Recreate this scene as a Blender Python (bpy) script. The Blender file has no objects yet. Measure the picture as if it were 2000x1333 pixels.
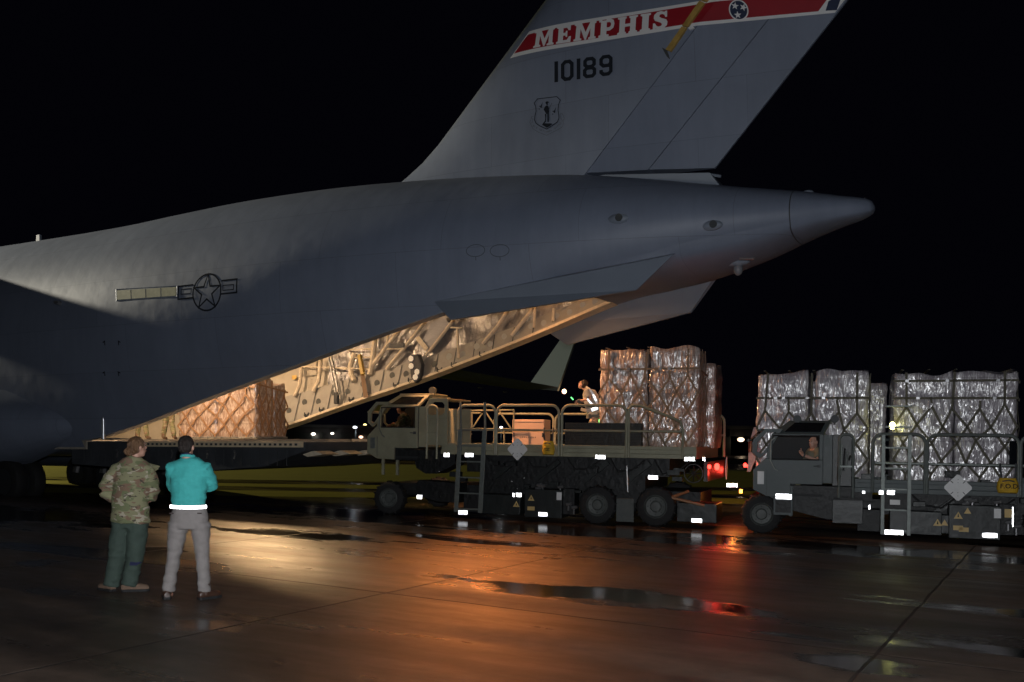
import bpy, bmesh, math, random
from mathutils import Vector, Matrix
R = math.radians
D = bpy.data
SC = bpy.context.scene
COL = SC.collection
random.seed(7)

# ---------------------------------------------------------------- camera
F, HZ, H = 1800.0, 858.0, 1.77          # focal length and horizon in photo pixels, eye height in metres
cam = D.objects.new('camera', D.cameras.new('camera'))
COL.objects.link(cam)
cam.data.sensor_width = 36
cam.data.lens = 36 * F / 2000
cam.data.shift_y = (HZ - 666.5) / 2000
cam.data.clip_start, cam.data.clip_end = 0.1, 3000
ROLL = R(.8)
cam.matrix_world = Matrix.Translation((0,0,H)) @ Matrix.Rotation(-ROLL, 4, 'Y') @ Matrix.Rotation(R(90), 4, 'X')
SC.camera = cam

# ---------------------------------------------------------------- night sky, exposure
w = D.worlds.new('World'); SC.world = w; w.use_nodes = True
nt = w.node_tree; bg = nt.nodes['Background']
sky = nt.nodes.new('ShaderNodeTexSky'); sky.sky_type = 'NISHITA'; sky.sun_disc = False
sky.sun_elevation = R(-9); sky.sun_rotation = R(200)
add = nt.nodes.new('ShaderNodeMix'); add.data_type = 'RGBA'; add.inputs[0].default_value = 0.97
nt.links.new(sky.outputs[0], add.inputs[6]); add.inputs[7].default_value = (.0085, .0082, .018, 1)
nt.links.new(add.outputs[2], bg.inputs[0]); bg.inputs[1].default_value = 0.10
SC.view_settings.view_transform = 'Standard'; SC.view_settings.look = 'None'
SC.view_settings.exposure = 0; SC.view_settings.gamma = 1
SC.cycles.max_bounces = 7; SC.cycles.diffuse_bounces = 3; SC.cycles.glossy_bounces = 4
SC.cycles.sample_clamp_indirect = 3.0

def lamp(name, kind, loc, power, color, size=.2, target=None, spot=None, blend=.4):
    l = D.lights.new(name, kind); l.energy = power; l.color = color
    o = D.objects.new(name, l); COL.objects.link(o); o.location = loc
    if kind == 'AREA':
        l.shape = 'RECTANGLE' if isinstance(size, tuple) else 'SQUARE'
        l.size = size[0] if isinstance(size, tuple) else size
        if isinstance(size, tuple): l.size_y = size[1]
    else: l.shadow_soft_size = size
    if kind == 'SPOT': l.spot_size = R(spot); l.spot_blend = blend
    if target is not None:
        o.rotation_euler = (Vector(target) - Vector(loc)).to_track_quat('-Z', 'Y').to_euler()
    return o

# ---------------------------------------------------------------- frames
TH = R(28); CA, SA = math.cos(TH), math.sin(TH)
def wld(a, b, z=0):                     # aircraft frame (aft, across, up) to world
    return Vector((CA*a + SA*b, -SA*a + CA*b, z))
def L(px, py, b):                       # a point of the photo that lies on the upright plane at distance b
    t = (px-1000)/F; a = (t*CA*b - SA*b)/(CA + SA*t); Y = -SA*a + CA*b
    return (a, H + (HZ-py)/F*Y)
def LB(px, py, b):
    a, z = L(px, py, b); return Vector((a, b, z))
def LBa(px, py, a):                     # same, on the plane at station a (rear faces)
    t = (px-1000)/F; b = a*(-CA - SA*t)/(SA - CA*t)
    Y = -SA*a + CA*b; return Vector((a, b, H + (HZ-py)/F*Y))
TILT = Matrix.Translation((0,0,H)) @ Matrix.Rotation(-ROLL, 4, 'Y') @ Matrix.Translation((0,0,-H))   # the jet sits a touch nose-low on the sloping apron
def acw(a, b, z=0): return TILT @ wld(a, b, z)
def un(px, py):                         # photo pixel with the camera's roll taken out
    dx, dy = px-1000, py-HZ
    return dx*math.cos(ROLL)+dy*math.sin(ROLL), -dx*math.sin(ROLL)+dy*math.cos(ROLL)
def W(px, py, Y):
    dx, dy = un(px, py); return Vector((dx/F*Y, Y, H-dy/F*Y))
T2H = R(20); CT, STT = math.cos(T2H), math.sin(T2H)       # the loaders stand at their own angle
def tw(a, b, z=0): return Vector((CT*a+STT*b, -STT*a+CT*b, z))
def LT(px, py, b):
    dx, dy = un(px, py); t = dx/F; a = (t*CT*b-STT*b)/(CT+STT*t); Y = -STT*a+CT*b
    return Vector((a, b, H-dy/F*Y))
def p2(v): return (v.x, v.z)

# ---------------------------------------------------------------- materials
MATS = {}
def mat(name, col, rough=.5, metal=0.0, var=.0, vscale=3.0, bump=0.0, bscale=20.0, coat=0.0, col2=None,
        stretch=(1,1,1), emit=None, estr=0.0, detail=4, rvar=0.0, spec=.5, alpha=None, trans=None):
    if name in MATS: return MATS[name]
    m = D.materials.new(name); m.use_nodes = True; nt = m.node_tree; n = nt.nodes; lk = nt.links
    p = n['Principled BSDF']
    c4 = (*col, 1)
    p.inputs['Base Color'].default_value = c4; p.inputs['Roughness'].default_value = rough
    p.inputs['Metallic'].default_value = metal; p.inputs['Coat Weight'].default_value = coat
    p.inputs['Coat Roughness'].default_value = .12
    p.inputs['Specular IOR Level'].default_value = spec
    tc = n.new('ShaderNodeTexCoord'); mp = n.new('ShaderNodeMapping'); mp.inputs['Scale'].default_value = stretch
    lk.new(tc.outputs['Object'], mp.inputs[0])
    if var or col2 or rvar:
        t = n.new('ShaderNodeTexNoise'); t.inputs['Scale'].default_value = vscale; t.inputs['Detail'].default_value = detail
        t.inputs['Roughness'].default_value = .6
        lk.new(mp.outputs[0], t.inputs[0])
        rmp = n.new('ShaderNodeMapRange'); rmp.inputs[1].default_value = .3; rmp.inputs[2].default_value = .7
        lk.new(t.outputs[0], rmp.inputs[0])
        mx = n.new('ShaderNodeMix'); mx.data_type = 'RGBA'
        lk.new(rmp.outputs[0], mx.inputs[0])
        if col2 is None: col2 = tuple(min(1, c*(1+var)) for c in col); c4 = tuple(c*(1-var) for c in col) + (1,)
        mx.inputs[6].default_value = c4; mx.inputs[7].default_value = (*col2, 1)
        lk.new(mx.outputs[2], p.inputs['Base Color'])
        if rvar:
            r2 = n.new('ShaderNodeMapRange'); r2.inputs[3].default_value = rough-rvar; r2.inputs[4].default_value = rough+rvar
            lk.new(t.outputs[0], r2.inputs[0]); lk.new(r2.outputs[0], p.inputs['Roughness'])
    if bump:
        t2 = n.new('ShaderNodeTexNoise'); t2.inputs['Scale'].default_value = bscale; t2.inputs['Detail'].default_value = detail
        lk.new(mp.outputs[0], t2.inputs[0])
        b = n.new('ShaderNodeBump'); b.inputs['Strength'].default_value = bump; b.inputs['Distance'].default_value = .05
        lk.new(t2.outputs[0], b.inputs['Height']); lk.new(b.outputs[0], p.inputs['Normal'])
        if coat: lk.new(b.outputs[0], p.inputs['Coat Normal'])
    if emit: p.inputs['Emission Color'].default_value = (*emit, 1); p.inputs['Emission Strength'].default_value = estr
    if trans: p.inputs['Transmission Weight'].default_value = trans; p.inputs['IOR'].default_value = 1.05
    if alpha is not None: p.inputs['Alpha'].default_value = alpha
    MATS[name] = m; return m

M_SKIN = mat('aircraft_grey_paint', (.192,.225,.30), .5, var=.07, vscale=.7, bump=.12, bscale=2.2, detail=5, rvar=.06)
def skin_panels(m):
    nt = m.node_tree; n = nt.nodes; lk = nt.links; p = n['Principled BSDF']
    tc = n.new('ShaderNodeTexCoord'); mp = n.new('ShaderNodeMapping'); mp.inputs['Rotation'].default_value = (R(-90),0,0); lk.new(tc.outputs['Object'], mp.inputs[0])
    bk = n.new('ShaderNodeTexBrick'); bk.offset = .35; bk.inputs['Scale'].default_value = 1; bk.inputs['Brick Width'].default_value = 2.9; bk.inputs['Row Height'].default_value = 1.15
    bk.inputs['Mortar Size'].default_value = .008; bk.inputs['Mortar Smooth'].default_value = .6; bk.inputs['Color1'].default_value = (1,1,1,1); bk.inputs['Color2'].default_value = (.93,.93,.93,1); bk.inputs['Mortar'].default_value = (.72,.72,.72,1)
    lk.new(mp.outputs[0], bk.inputs[0])
    st = n.new('ShaderNodeMapping'); st.inputs['Scale'].default_value = (2.2,1,.35); lk.new(tc.outputs['Object'], st.inputs[0])
    gr = n.new('ShaderNodeTexNoise'); gr.inputs['Scale'].default_value = 2.0; gr.inputs['Detail'].default_value = 6; gr.inputs['Roughness'].default_value = .65; lk.new(st.outputs[0], gr.inputs[0])
    gm = n.new('ShaderNodeMapRange'); gm.inputs[1].default_value = .35; gm.inputs[2].default_value = .7; gm.inputs[3].default_value = 1.05; gm.inputs[4].default_value = .95; lk.new(gr.outputs[0], gm.inputs[0])
    src = p.inputs['Base Color'].links[0].from_socket
    a = n.new('ShaderNodeMix'); a.data_type = 'RGBA'; a.blend_type = 'MULTIPLY'; a.inputs[0].default_value = 1; lk.new(src, a.inputs[6]); lk.new(bk.outputs[0], a.inputs[7])
    b = n.new('ShaderNodeVectorMath'); b.operation = 'SCALE'; lk.new(a.outputs[2], b.inputs[0]); lk.new(gm.outputs[0], b.inputs['Scale']); lk.new(b.outputs[0], p.inputs['Base Color'])
    # slight quilting of the skin over its frames
    w1 = n.new('ShaderNodeTexWave'); w1.bands_direction = 'X'; w1.inputs['Scale'].default_value = .52; w1.inputs['Distortion'].default_value = .6; lk.new(tc.outputs['Object'], w1.inputs[0])
    w2 = n.new('ShaderNodeTexWave'); w2.bands_direction = 'Z'; w2.inputs['Scale'].default_value = .7; w2.inputs['Distortion'].default_value = .8; lk.new(tc.outputs['Object'], w2.inputs[0])
    mu = n.new('ShaderNodeMath'); mu.operation = 'MULTIPLY'; lk.new(w1.outputs['Fac'], mu.inputs[0]); lk.new(w2.outputs['Fac'], mu.inputs[1])
    bp = n.new('ShaderNodeBump'); bp.inputs['Strength'].default_value = .13; bp.inputs['Distance'].default_value = .012; lk.new(mu.outputs[0], bp.inputs['Height'])
    old = p.inputs['Normal'].links[0].from_socket; lk.new(old, bp.inputs['Normal']); lk.new(bp.outputs[0], p.inputs['Normal'])
skin_panels(M_SKIN)
M_SKIN2 = mat('aircraft_grey_panel', (.22,.255,.315), .5, var=.05, vscale=1.2)
M_DKGREY = mat('dark_seam_paint', (.05,.055,.06), .6)
M_MARK = mat('dark_marking_paint', (.018,.022,.03), .95, spec=.1)
M_RED = mat('crimson_band_paint', (.32,.012,.022), .45, var=.1, vscale=1.5)
M_WHITE = mat('white_marking_paint', (.8,.8,.8), .5)
M_BLUE = mat('navy_marking_paint', (.012,.025,.07), .5)
M_BRASS = mat('amber_protective_strip', (.42,.27,.07), .5, var=.25, vscale=6)
M_WINGLET = mat('pale_winglet_paint', (.34,.37,.32), .5)
M_PANEL = mat('bay_sidewall_paint', (.34,.32,.28), .5, var=.12, vscale=3)
M_LINER = mat('bay_liner_paint', (.5,.45,.36), .6, var=.1, vscale=2, bump=.2, bscale=6)
M_BLANKET = mat('insulation_blanket', (.17,.17,.19), .3, metal=.35, col2=(.42,.40,.38), vscale=2.5, bump=1.0, bscale=5, detail=6, stretch=(1.2,1,.6))
M_RIB = mat('cream_rib_cover', (.72,.62,.46), .6, var=.15, vscale=8, bump=.4, bscale=14)
M_FLOOR = mat('cargo_floor', (.4,.36,.3), .5, var=.2, vscale=6)
M_RUBBER = mat('black_rubber', (.012,.012,.013), .75, bump=.3, bscale=30)
M_HUB = mat('dark_wheel_hub', (.03,.033,.036), .6)
M_STEEL = mat('worn_steel', (.35,.35,.36), .35, metal=.8)
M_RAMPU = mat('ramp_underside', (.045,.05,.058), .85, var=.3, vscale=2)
M_GLASSDK = mat('dark_glass', (.008,.009,.012), .06)

# ---------------------------------------------------------------- object helpers
ORG = {}
def place(o, org, frame):
    if frame == 'A': o.matrix_world = TILT @ Matrix.Translation(wld(*org)) @ Matrix.Rotation(-TH, 4, 'Z')
    elif frame == 'T': o.location = tw(*org); o.rotation_euler = (0, 0, -T2H)
    else: o.location = org
def tag(o, label=None, cat=None, group=None, kind=None):
    if label: o['label'] = label
    if cat: o['category'] = cat
    if group: o['group'] = group
    if kind: o['kind'] = kind
    return o
def thing(name, label, cat, org=(0,0,0), group=None, frame='A', parent=None):
    o = D.objects.new(name, None); COL.objects.link(o); o.empty_display_size = .3
    org = Vector(org)
    place(o, org, frame)
    ORG[o.name] = org
    return tag(o, label, cat, group)

class MB:
    def __init__(s): s.v = []; s.f = []
    def add(s, vs, fs):
        k = len(s.v); s.v += [Vector(v) for v in vs]; s.f += [[i+k for i in f] for f in fs]; return s
    def box(s, x0, x1, y0, y1, z0, z1):
        return s.add([(x,y,z) for x in (x0,x1) for y in (y0,y1) for z in (z0,z1)],
                     [(0,1,3,2),(4,6,7,5),(0,4,5,1),(2,3,7,6),(0,2,6,4),(1,5,7,3)])
    def cbox(s, c, sx, sy, sz): return s.box(c[0]-sx/2,c[0]+sx/2,c[1]-sy/2,c[1]+sy/2,c[2]-sz/2,c[2]+sz/2)
    def prism(s, poly, b0, b1, bs=None):   # poly: (a, z); bs: per-vertex near b
        n = len(poly)
        near = [(p[0], (bs[i] if bs else b0), p[1]) for i, p in enumerate(poly)]
        far = [(p[0], (bs[i]+b1-b0 if bs else b1), p[1]) for i, p in enumerate(poly)]
        return s.add(near+far, [list(range(n))[::-1], list(range(n, 2*n))] + [(i, (i+1)%n, n+(i+1)%n, n+i) for i in range(n)])
    def frame(s, outer, inner, b0, b1):    # ring between two outlines of equal length
        n = len(outer)
        vs = [(p[0],b0,p[1]) for p in outer]+[(p[0],b0,p[1]) for p in inner]+[(p[0],b1,p[1]) for p in outer]+[(p[0],b1,p[1]) for p in inner]
        fs = []
        for i in range(n):
            j = (i+1) % n
            fs += [(i,j,n+j,n+i),(2*n+i,3*n+i,3*n+j,2*n+j),(i,2*n+i,2*n+j,j),(n+i,n+j,3*n+j,3*n+i)]
        return s.add(vs, fs)
    def tube(s, pts, r, n=8, closed=False, caps=True, sq=None):
        pts = [Vector(p) for p in pts]; m = len(pts)
        rs = r if isinstance(r, (list, tuple)) else [r]*m
        up = None; rings = []
        for i in range(m):
            if closed: d = (pts[(i+1)%m]-pts[i-1])
            else: d = pts[min(i+1,m-1)]-pts[max(i-1,0)]
            if d.length < 1e-9: d = Vector((0,0,1))
            d.normalize()
            if up is None:
                up = Vector((0,0,1)) if abs(d.z) < .9 else Vector((1,0,0))
            u = up - d*up.dot(d)
            if u.length < 1e-6: u = d.orthogonal()
            u.normalize(); v = d.cross(u); up = u
            rr = rs[i]; rx, ry = (rr if isinstance(rr, (list, tuple)) else (rr, rr))
            rings.append([pts[i] + u*ry*math.cos(2*math.pi*k/n+(math.pi/n if sq else 0)) + v*rx*math.sin(2*math.pi*k/n+(math.pi/n if sq else 0)) for k in range(n)])
        k0 = len(s.v); vs = [v for r_ in rings for v in r_]; fs = []
        for i in range(m if closed else m-1):
            j = (i+1) % m
            for k in range(n): fs.append((i*n+k, i*n+(k+1)%n, j*n+(k+1)%n, j*n+k))
        if caps and not closed: fs += [list(range(n))[::-1], [(m-1)*n+k for k in range(n)]]
        return s.add(vs, fs)
    def bar(s, p0, p1, r): return s.tube([p0, p1], r*1.2, 4, sq=True)
    def loft(s, rings, closed_ring=True, caps=False):
        n = len(rings[0]); vs = [v for r in rings for v in r]; fs = []
        for i in range(len(rings)-1):
            for k in range(n if closed_ring else n-1):
                fs.append((i*n+k, i*n+(k+1)%n, (i+1)*n+(k+1)%n, (i+1)*n+k))
        if caps: fs += [list(range(n))[::-1], [(len(rings)-1)*n+k for k in range(n)]]
        return s.add(vs, fs)
    def sphere(s, c, r, n=12, m=8, sc=(1,1,1)):
        rings = []
        for i in range(m+1):
            t = math.pi*i/m
            rings.append([(c[0]+r*sc[0]*math.sin(t)*math.cos(2*math.pi*k/n), c[1]+r*sc[1]*math.sin(t)*math.sin(2*math.pi*k/n), c[2]+r*sc[2]*math.cos(t)) for k in range(n)])
        return s.loft(rings)
    def build(s, name, m, parent=None, smooth=False, bevel=0, org=None, sub=0, frame=None, merge=True):
        o0 = ORG.get(parent.name, Vector((0,0,0))) if parent else Vector(org or (0,0,0))
        me = D.meshes.new(name); me.from_pydata([v-o0 for v in s.v], [], s.f); me.materials.append(m)
        bm = bmesh.new(); bm.from_mesh(me)
        if merge: bmesh.ops.remove_doubles(bm, verts=bm.verts, dist=1e-5)
        bmesh.ops.dissolve_degenerate(bm, dist=1e-6, edges=bm.edges)
        bmesh.ops.recalc_face_normals(bm, faces=bm.faces)
        bm.to_mesh(me); bm.free()
        if smooth:
            for p in me.polygons: p.use_smooth = True
            try: me.set_sharp_from_angle(angle=R(38))
            except Exception: pass
        o = D.objects.new(name, me); COL.objects.link(o)
        if parent: o.parent = parent; ORG[o.name] = o0
        elif org is not None or frame:
            ORG[o.name] = o0
            place(o, o0, frame)
        if bevel:
            bv = o.modifiers.new('bevel', 'BEVEL'); bv.width = bevel; bv.segments = 2; bv.limit_method = 'ANGLE'; bv.angle_limit = R(40)
        if sub: sm = o.modifiers.new('sub', 'SUBSURF'); sm.levels = sm.render_levels = sub
        return o

# decals: flat shapes draped on a surface.  surf(a, z) -> b of the near surface
from mathutils.geometry import tessellate_polygon
def tri_cut(polys, cuts):
    out = []
    for k, poly in enumerate(polys):
        P3 = [Vector((p[0], 0, p[1])) for p in poly]
        ts = [[P3[i] for i in t] for t in tessellate_polygon([P3])]
        for _ in range(cuts):
            nt_ = []
            for a, b, c in ts:
                ab, bc, ca = (a+b)/2, (b+c)/2, (c+a)/2; nt_ += [(a,ab,ca),(ab,b,bc),(ca,bc,c),(ab,bc,ca)]
            ts = nt_
        out += [(k, t) for t in ts]
    return out
def drape(name, polys, m, parent, surf, off=.003, cuts=0, step=.00012):
    o0 = ORG[parent.name]; vs, fs = [], []
    for k, t in tri_cut(polys, cuts):
        n = (t[1]-t[0]).cross(t[2]-t[0])
        if n.length < 1e-9: continue
        if n.y > 0: t = (t[0], t[2], t[1])
        i = len(vs); fs.append((i,i+1,i+2))
        for v in t: vs.append(Vector((v.x, surf(v.x, v.z)-off-(k%12)*step, v.z))-o0)
    me = D.meshes.new(name); me.from_pydata(vs, [], fs); me.materials.append(m)
    bm = bmesh.new(); bm.from_mesh(me); bmesh.ops.remove_doubles(bm, verts=bm.verts, dist=1e-5); bm.to_mesh(me); bm.free()
    o = D.objects.new(name, me); COL.objects.link(o); o.parent = parent; ORG[o.name] = o0
    return o
def stroke(pts, wd, closed=False):       # polyline to quads with mitred joints
    n = len(pts); L_, R_ = [], []
    P = [Vector(p) for p in pts]
    for i in range(n):
        a = P[i-1] if (i > 0 or closed) else None; c = P[(i+1) % n] if (i < n-1 or closed) else None
        d1 = (P[i]-a).normalized() if a is not None else None; d2 = (c-P[i]).normalized() if c is not None else None
        if d1 is None: d1 = d2
        if d2 is None: d2 = d1
        n1 = Vector((-d1.y, d1.x)); n2 = Vector((-d2.y, d2.x)); mn = (n1+n2)
        mn = mn.normalized() if mn.length > 1e-6 else n1
        k = wd/2/max(.4, mn.dot(n1))
        L_.append(P[i]+mn*k); R_.append(P[i]-mn*k)
    out = []
    for i in range(n if closed else n-1):
        j = (i+1) % n; out.append([L_[i], L_[j], R_[j], R_[i]])
    return out
def quadmap(o, ux, uy):                  # letter cell (0..1) to plane coordinates
    o, ux, uy = Vector(o), Vector(ux), Vector(uy)
    return lambda p: o + ux*p[0] + uy*p[1]
def text_polys(txt, fn, size=1.0, offset=0.0):
    cu = D.curves.new('t', 'FONT'); cu.body = txt; cu.size = size; cu.offset = offset; cu.resolution_u = 2
    ob = D.objects.new('t', cu); COL.objects.link(ob)
    dg = bpy.context.evaluated_depsgraph_get(); me = ob.evaluated_get(dg).to_mesh()
    out = [[fn((me.vertices[i].co.x, me.vertices[i].co.y)) for i in p.vertices] for p in me.polygons]
    xs = [v.co.x for v in me.vertices]; ob.evaluated_get(dg).to_mesh_clear()
    D.objects.remove(ob); D.curves.remove(cu)
    return out

# ---------------------------------------------------------------- lights that the place has, the photographer's flash, and spots added for the ground glow
lamp('camera_flash', 'POINT', (.05, -.05, H+.22), 2700, (.93,.96,1.0), .04)
lamp('apron_floodlight', 'SPOT', acw(-67, 12.2, 16.6), 112000, (1.0,.92,.74), .7, target=acw(-20.5,17.0,6.6), spot=14, blend=.9)
lamp('apron_floodlight', 'SPOT', (-70, 12, 16), 36000, (.96,1,.88), .7, target=acw(-20,44,5), spot=12, blend=.6)
lamp('far_floodlight', 'SPOT', (-75, 110, 16), 140000, (.95,.80,.16), .5, target=(3,34,0), spot=30)
WARM = (1.0,.70,.42); ORNG = (1.0,.42,.13)
for i, (a, b, z, p, c) in enumerate([(-23,17.6,6.0,170,WARM),(-19.3,16.9,5.7,350,(1,.66,.39)),(-16.6,18.6,6.6,14,(1,.66,.38)),(-12.2,19.8,6.6,3,ORNG),(-10.2,20,6.3,12,ORNG)]):
    lamp('bay_light', 'AREA', acw(a,b,z), p, c, (.9,.35), target=acw(a+.3,b-.5 if i > 1 else b+2.0,1.5))
lamp('bay_unseen_spot', 'SPOT', acw(-11.6,17.6,5.5), 1500, (1,.47,.2), .12, target=acw(-9.4,19.6,1.5), spot=95, blend=.6)
lamp('bay_unseen_spot', 'SPOT', acw(-12.0,21.0,4.4), 420, (1,.27,.06), .25, target=acw(-7.0,12.2,0), spot=30, blend=.9)
lamp('bay_unseen_spot', 'SPOT', acw(-13.6,20.9,4.3), 260, (1,.30,.07), .6, target=acw(-9,13.8,0), spot=46, blend=1)  # added unseen spot, spreads the orange glow wider over the ground
lamp('bay_unseen_spot', 'SPOT', acw(-10.4,20.9,4.75), 300, (1,.27,.06), .6, target=acw(-5,13.8,0), spot=46, blend=1)  # added unseen spot, right-hand part of the wide orange ground glow
lamp('bay_unseen_spot', 'SPOT', acw(-19,20.5,5.0), 1500, (1,.62,.3), .3, target=acw(-9.6,6.6,0), spot=44, blend=1)  # added unseen spot, aimed out to make the warm pool on the ground

# ---------------------------------------------------------------- ground
def ground_mat():
    m = D.materials.new('wet_concrete'); m.use_nodes = True; nt = m.node_tree; n = nt.nodes; lk = nt.links
    p = n['Principled BSDF']; tc = n.new('ShaderNodeTexCoord')
    mp = n.new('ShaderNodeMapping'); mp.inputs['Rotation'].default_value = (0,0,R(31)); lk.new(tc.outputs['Object'], mp.inputs[0])
    sx = n.new('ShaderNodeSeparateXYZ'); lk.new(mp.outputs[0], sx.inputs[0])
    def math_(op, a, b=None, c=None):
        k = n.new('ShaderNodeMath'); k.operation = op
        for i, x in enumerate((a, b, c)):
            if x is None: continue
            if isinstance(x, (int, float)): k.inputs[i].default_value = x
            else: lk.new(x, k.inputs[i])
        return k.outputs[0]
    def noise(sc, vec, det=3, rough=.5):
        t = n.new('ShaderNodeTexNoise'); t.inputs['Scale'].default_value = sc; t.inputs['Detail'].default_value = det
        t.inputs['Roughness'].default_value = rough; lk.new(vec, t.inputs[0]); return t.outputs[0]
    def ramp(x, lo, hi, a=0., b=1., smooth=True):
        r = n.new('ShaderNodeMapRange'); r.interpolation_type = 'SMOOTHSTEP' if smooth else 'LINEAR'
        r.inputs[1].default_value = lo; r.inputs[2].default_value = hi; r.inputs[3].default_value = a; r.inputs[4].default_value = b
        lk.new(x, r.inputs[0]); return r.outputs[0]
    wob = math_('MULTIPLY', math_('SUBTRACT', noise(1.3, mp.outputs[0]), .5), .05)
    def line(co, off, sp, wd):
        d = math_('PINGPONG', math_('ADD', math_('ADD', co, wob), -off), sp/2)
        return d
    jx = line(sx.outputs[0], -6.6, 5.25, 0); jy = line(sx.outputs[1], 8.25, 5.25, 0)
    jd = math_('MINIMUM', jx, jy)
    joint = ramp(jd, .008, .022, 1, 0)
    st = n.new('ShaderNodeMapping'); st.inputs['Scale'].default_value = (.32, 1.0, 1); lk.new(mp.outputs[0], st.inputs[0])
    big = noise(.42, st.outputs[0], 4, .5)
    wet = ramp(big, .49, .60)
    st2 = n.new('ShaderNodeMapping'); st2.inputs['Scale'].default_value = (.16, .9, 1); st2.inputs['Location'].default_value = (3.1, 7.7, 0); lk.new(mp.outputs[0], st2.inputs[0])
    streak = noise(.8, st2.outputs[0], 3, .55)
    nearj = ramp(jd, .05, .9, .09, 0)
    wet = ramp(math_('ADD', big, nearj), .62, .70)
    edge = math_('MULTIPLY', math_('SUBTRACT', noise(1.9, st.outputs[0], 6, .65), .5), 3.0)
    for X_, Y_, rx_, ry_ in ((.9,10.6,2.3,.55),(2.75,7.45,.55,.3),(-3.9,16.6,2.2,.5),(5.6,9.6,1.8,.4),(6.5,15.2,6,.7),(-1.0,19.5,9,1.5),(-12,20.5,6,1.6),(4.4,7.9,.7,.2)):
        ang = R(31); u0 = math.cos(ang)*X_-math.sin(ang)*Y_; v0 = math.sin(ang)*X_+math.cos(ang)*Y_
        e1 = math_('DIVIDE', math_('SUBTRACT', sx.outputs[0], u0), rx_); e2 = math_('DIVIDE', math_('SUBTRACT', sx.outputs[1], v0), ry_)
        dd = math_('ADD', math_('SQRT', math_('ADD', math_('MULTIPLY', e1, e1), math_('MULTIPLY', e2, e2))), edge)
        wet = math_('MAXIMUM', wet, ramp(dd, .6, 1.15, 1, 0))
    fine = noise(75, tc.outputs['Object'], 4, .7)
    mid = noise(4, tc.outputs['Object'], 5, .6)
    dry = math_('MULTIPLY', math_('SUBTRACT', 1, wet), 1)
    # colour
    c1 = n.new('ShaderNodeMix'); c1.data_type = 'RGBA'; c1.inputs[6].default_value = (.046,.031,.023,1); c1.inputs[7].default_value = (.12,.083,.062,1)
    lk.new(ramp(streak, .38, .66), c1.inputs[0])
    c2 = n.new('ShaderNodeMix'); c2.data_type = 'RGBA'; lk.new(wet, c2.inputs[0]); lk.new(c1.outputs[2], c2.inputs[6]); c2.inputs[7].default_value = (.014,.012,.011,1)
    c3 = n.new('ShaderNodeMix'); c3.data_type = 'RGBA'; lk.new(math_('MULTIPLY', joint, .75), c3.inputs[0]); lk.new(c2.outputs[2], c3.inputs[6]); c3.inputs[7].default_value = (.016,.013,.011,1)
    c4 = n.new('ShaderNodeMix'); c4.data_type = 'RGBA'; c4.blend_type = 'MULTIPLY'; c4.inputs[0].default_value = 1
    g = n.new('ShaderNodeCombineColor'); v_ = math_('MULTIPLY', ramp(mid, .3, .7, .62, 1.25, False), ramp(noise(.9, st.outputs[0], 6, .6), .35, .65, .7, 1.2)); [lk.new(v_, g.inputs[i]) for i in range(3)]
    lk.new(c3.outputs[2], c4.inputs[6]); lk.new(g.outputs[0], c4.inputs[7])
    lk.new(c4.outputs[2], p.inputs['Base Color'])
    base_r = math_('ADD', ramp(streak, .35, .7, .30, .50), ramp(noise(1.7, st2.outputs[0], 5, .65), .35, .65, -.07, .08))
    ro = n.new('ShaderNodeMix'); ro.data_type = 'FLOAT'; lk.new(wet, ro.inputs[0]); lk.new(base_r, ro.inputs[2]); ro.inputs[3].default_value = .12
    lk.new(math_('ADD', ro.outputs[0], math_('MULTIPLY', joint, .3)), p.inputs['Roughness'])
    b = n.new('ShaderNodeBump'); b.inputs['Distance'].default_value = .01
    lk.new(math_('ADD', math_('MULTIPLY', dry, .8), .04), b.inputs['Strength'])
    lk.new(math_('SUBTRACT', math_('ADD', math_('MULTIPLY', fine, .5), math_('MULTIPLY', mid, .6)), math_('MULTIPLY', joint, 1.2)), b.inputs['Height'])
    lk.new(b.outputs[0], p.inputs['Normal'])
    return m
g = MB(); g.add([(-900,-60,0),(900,-60,0),(900,1500,0),(-900,1500,0)], [(0,1,2,3)])
tag(g.build('ground', ground_mat()), kind='structure')

# ================================================================ the cargo aircraft
AXB = 19.0
AC = thing('cargo_aircraft', 'huge grey military cargo jet with open lit rear ramp and tall tail fin', 'aircraft', (-22, AXB, 0))
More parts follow.
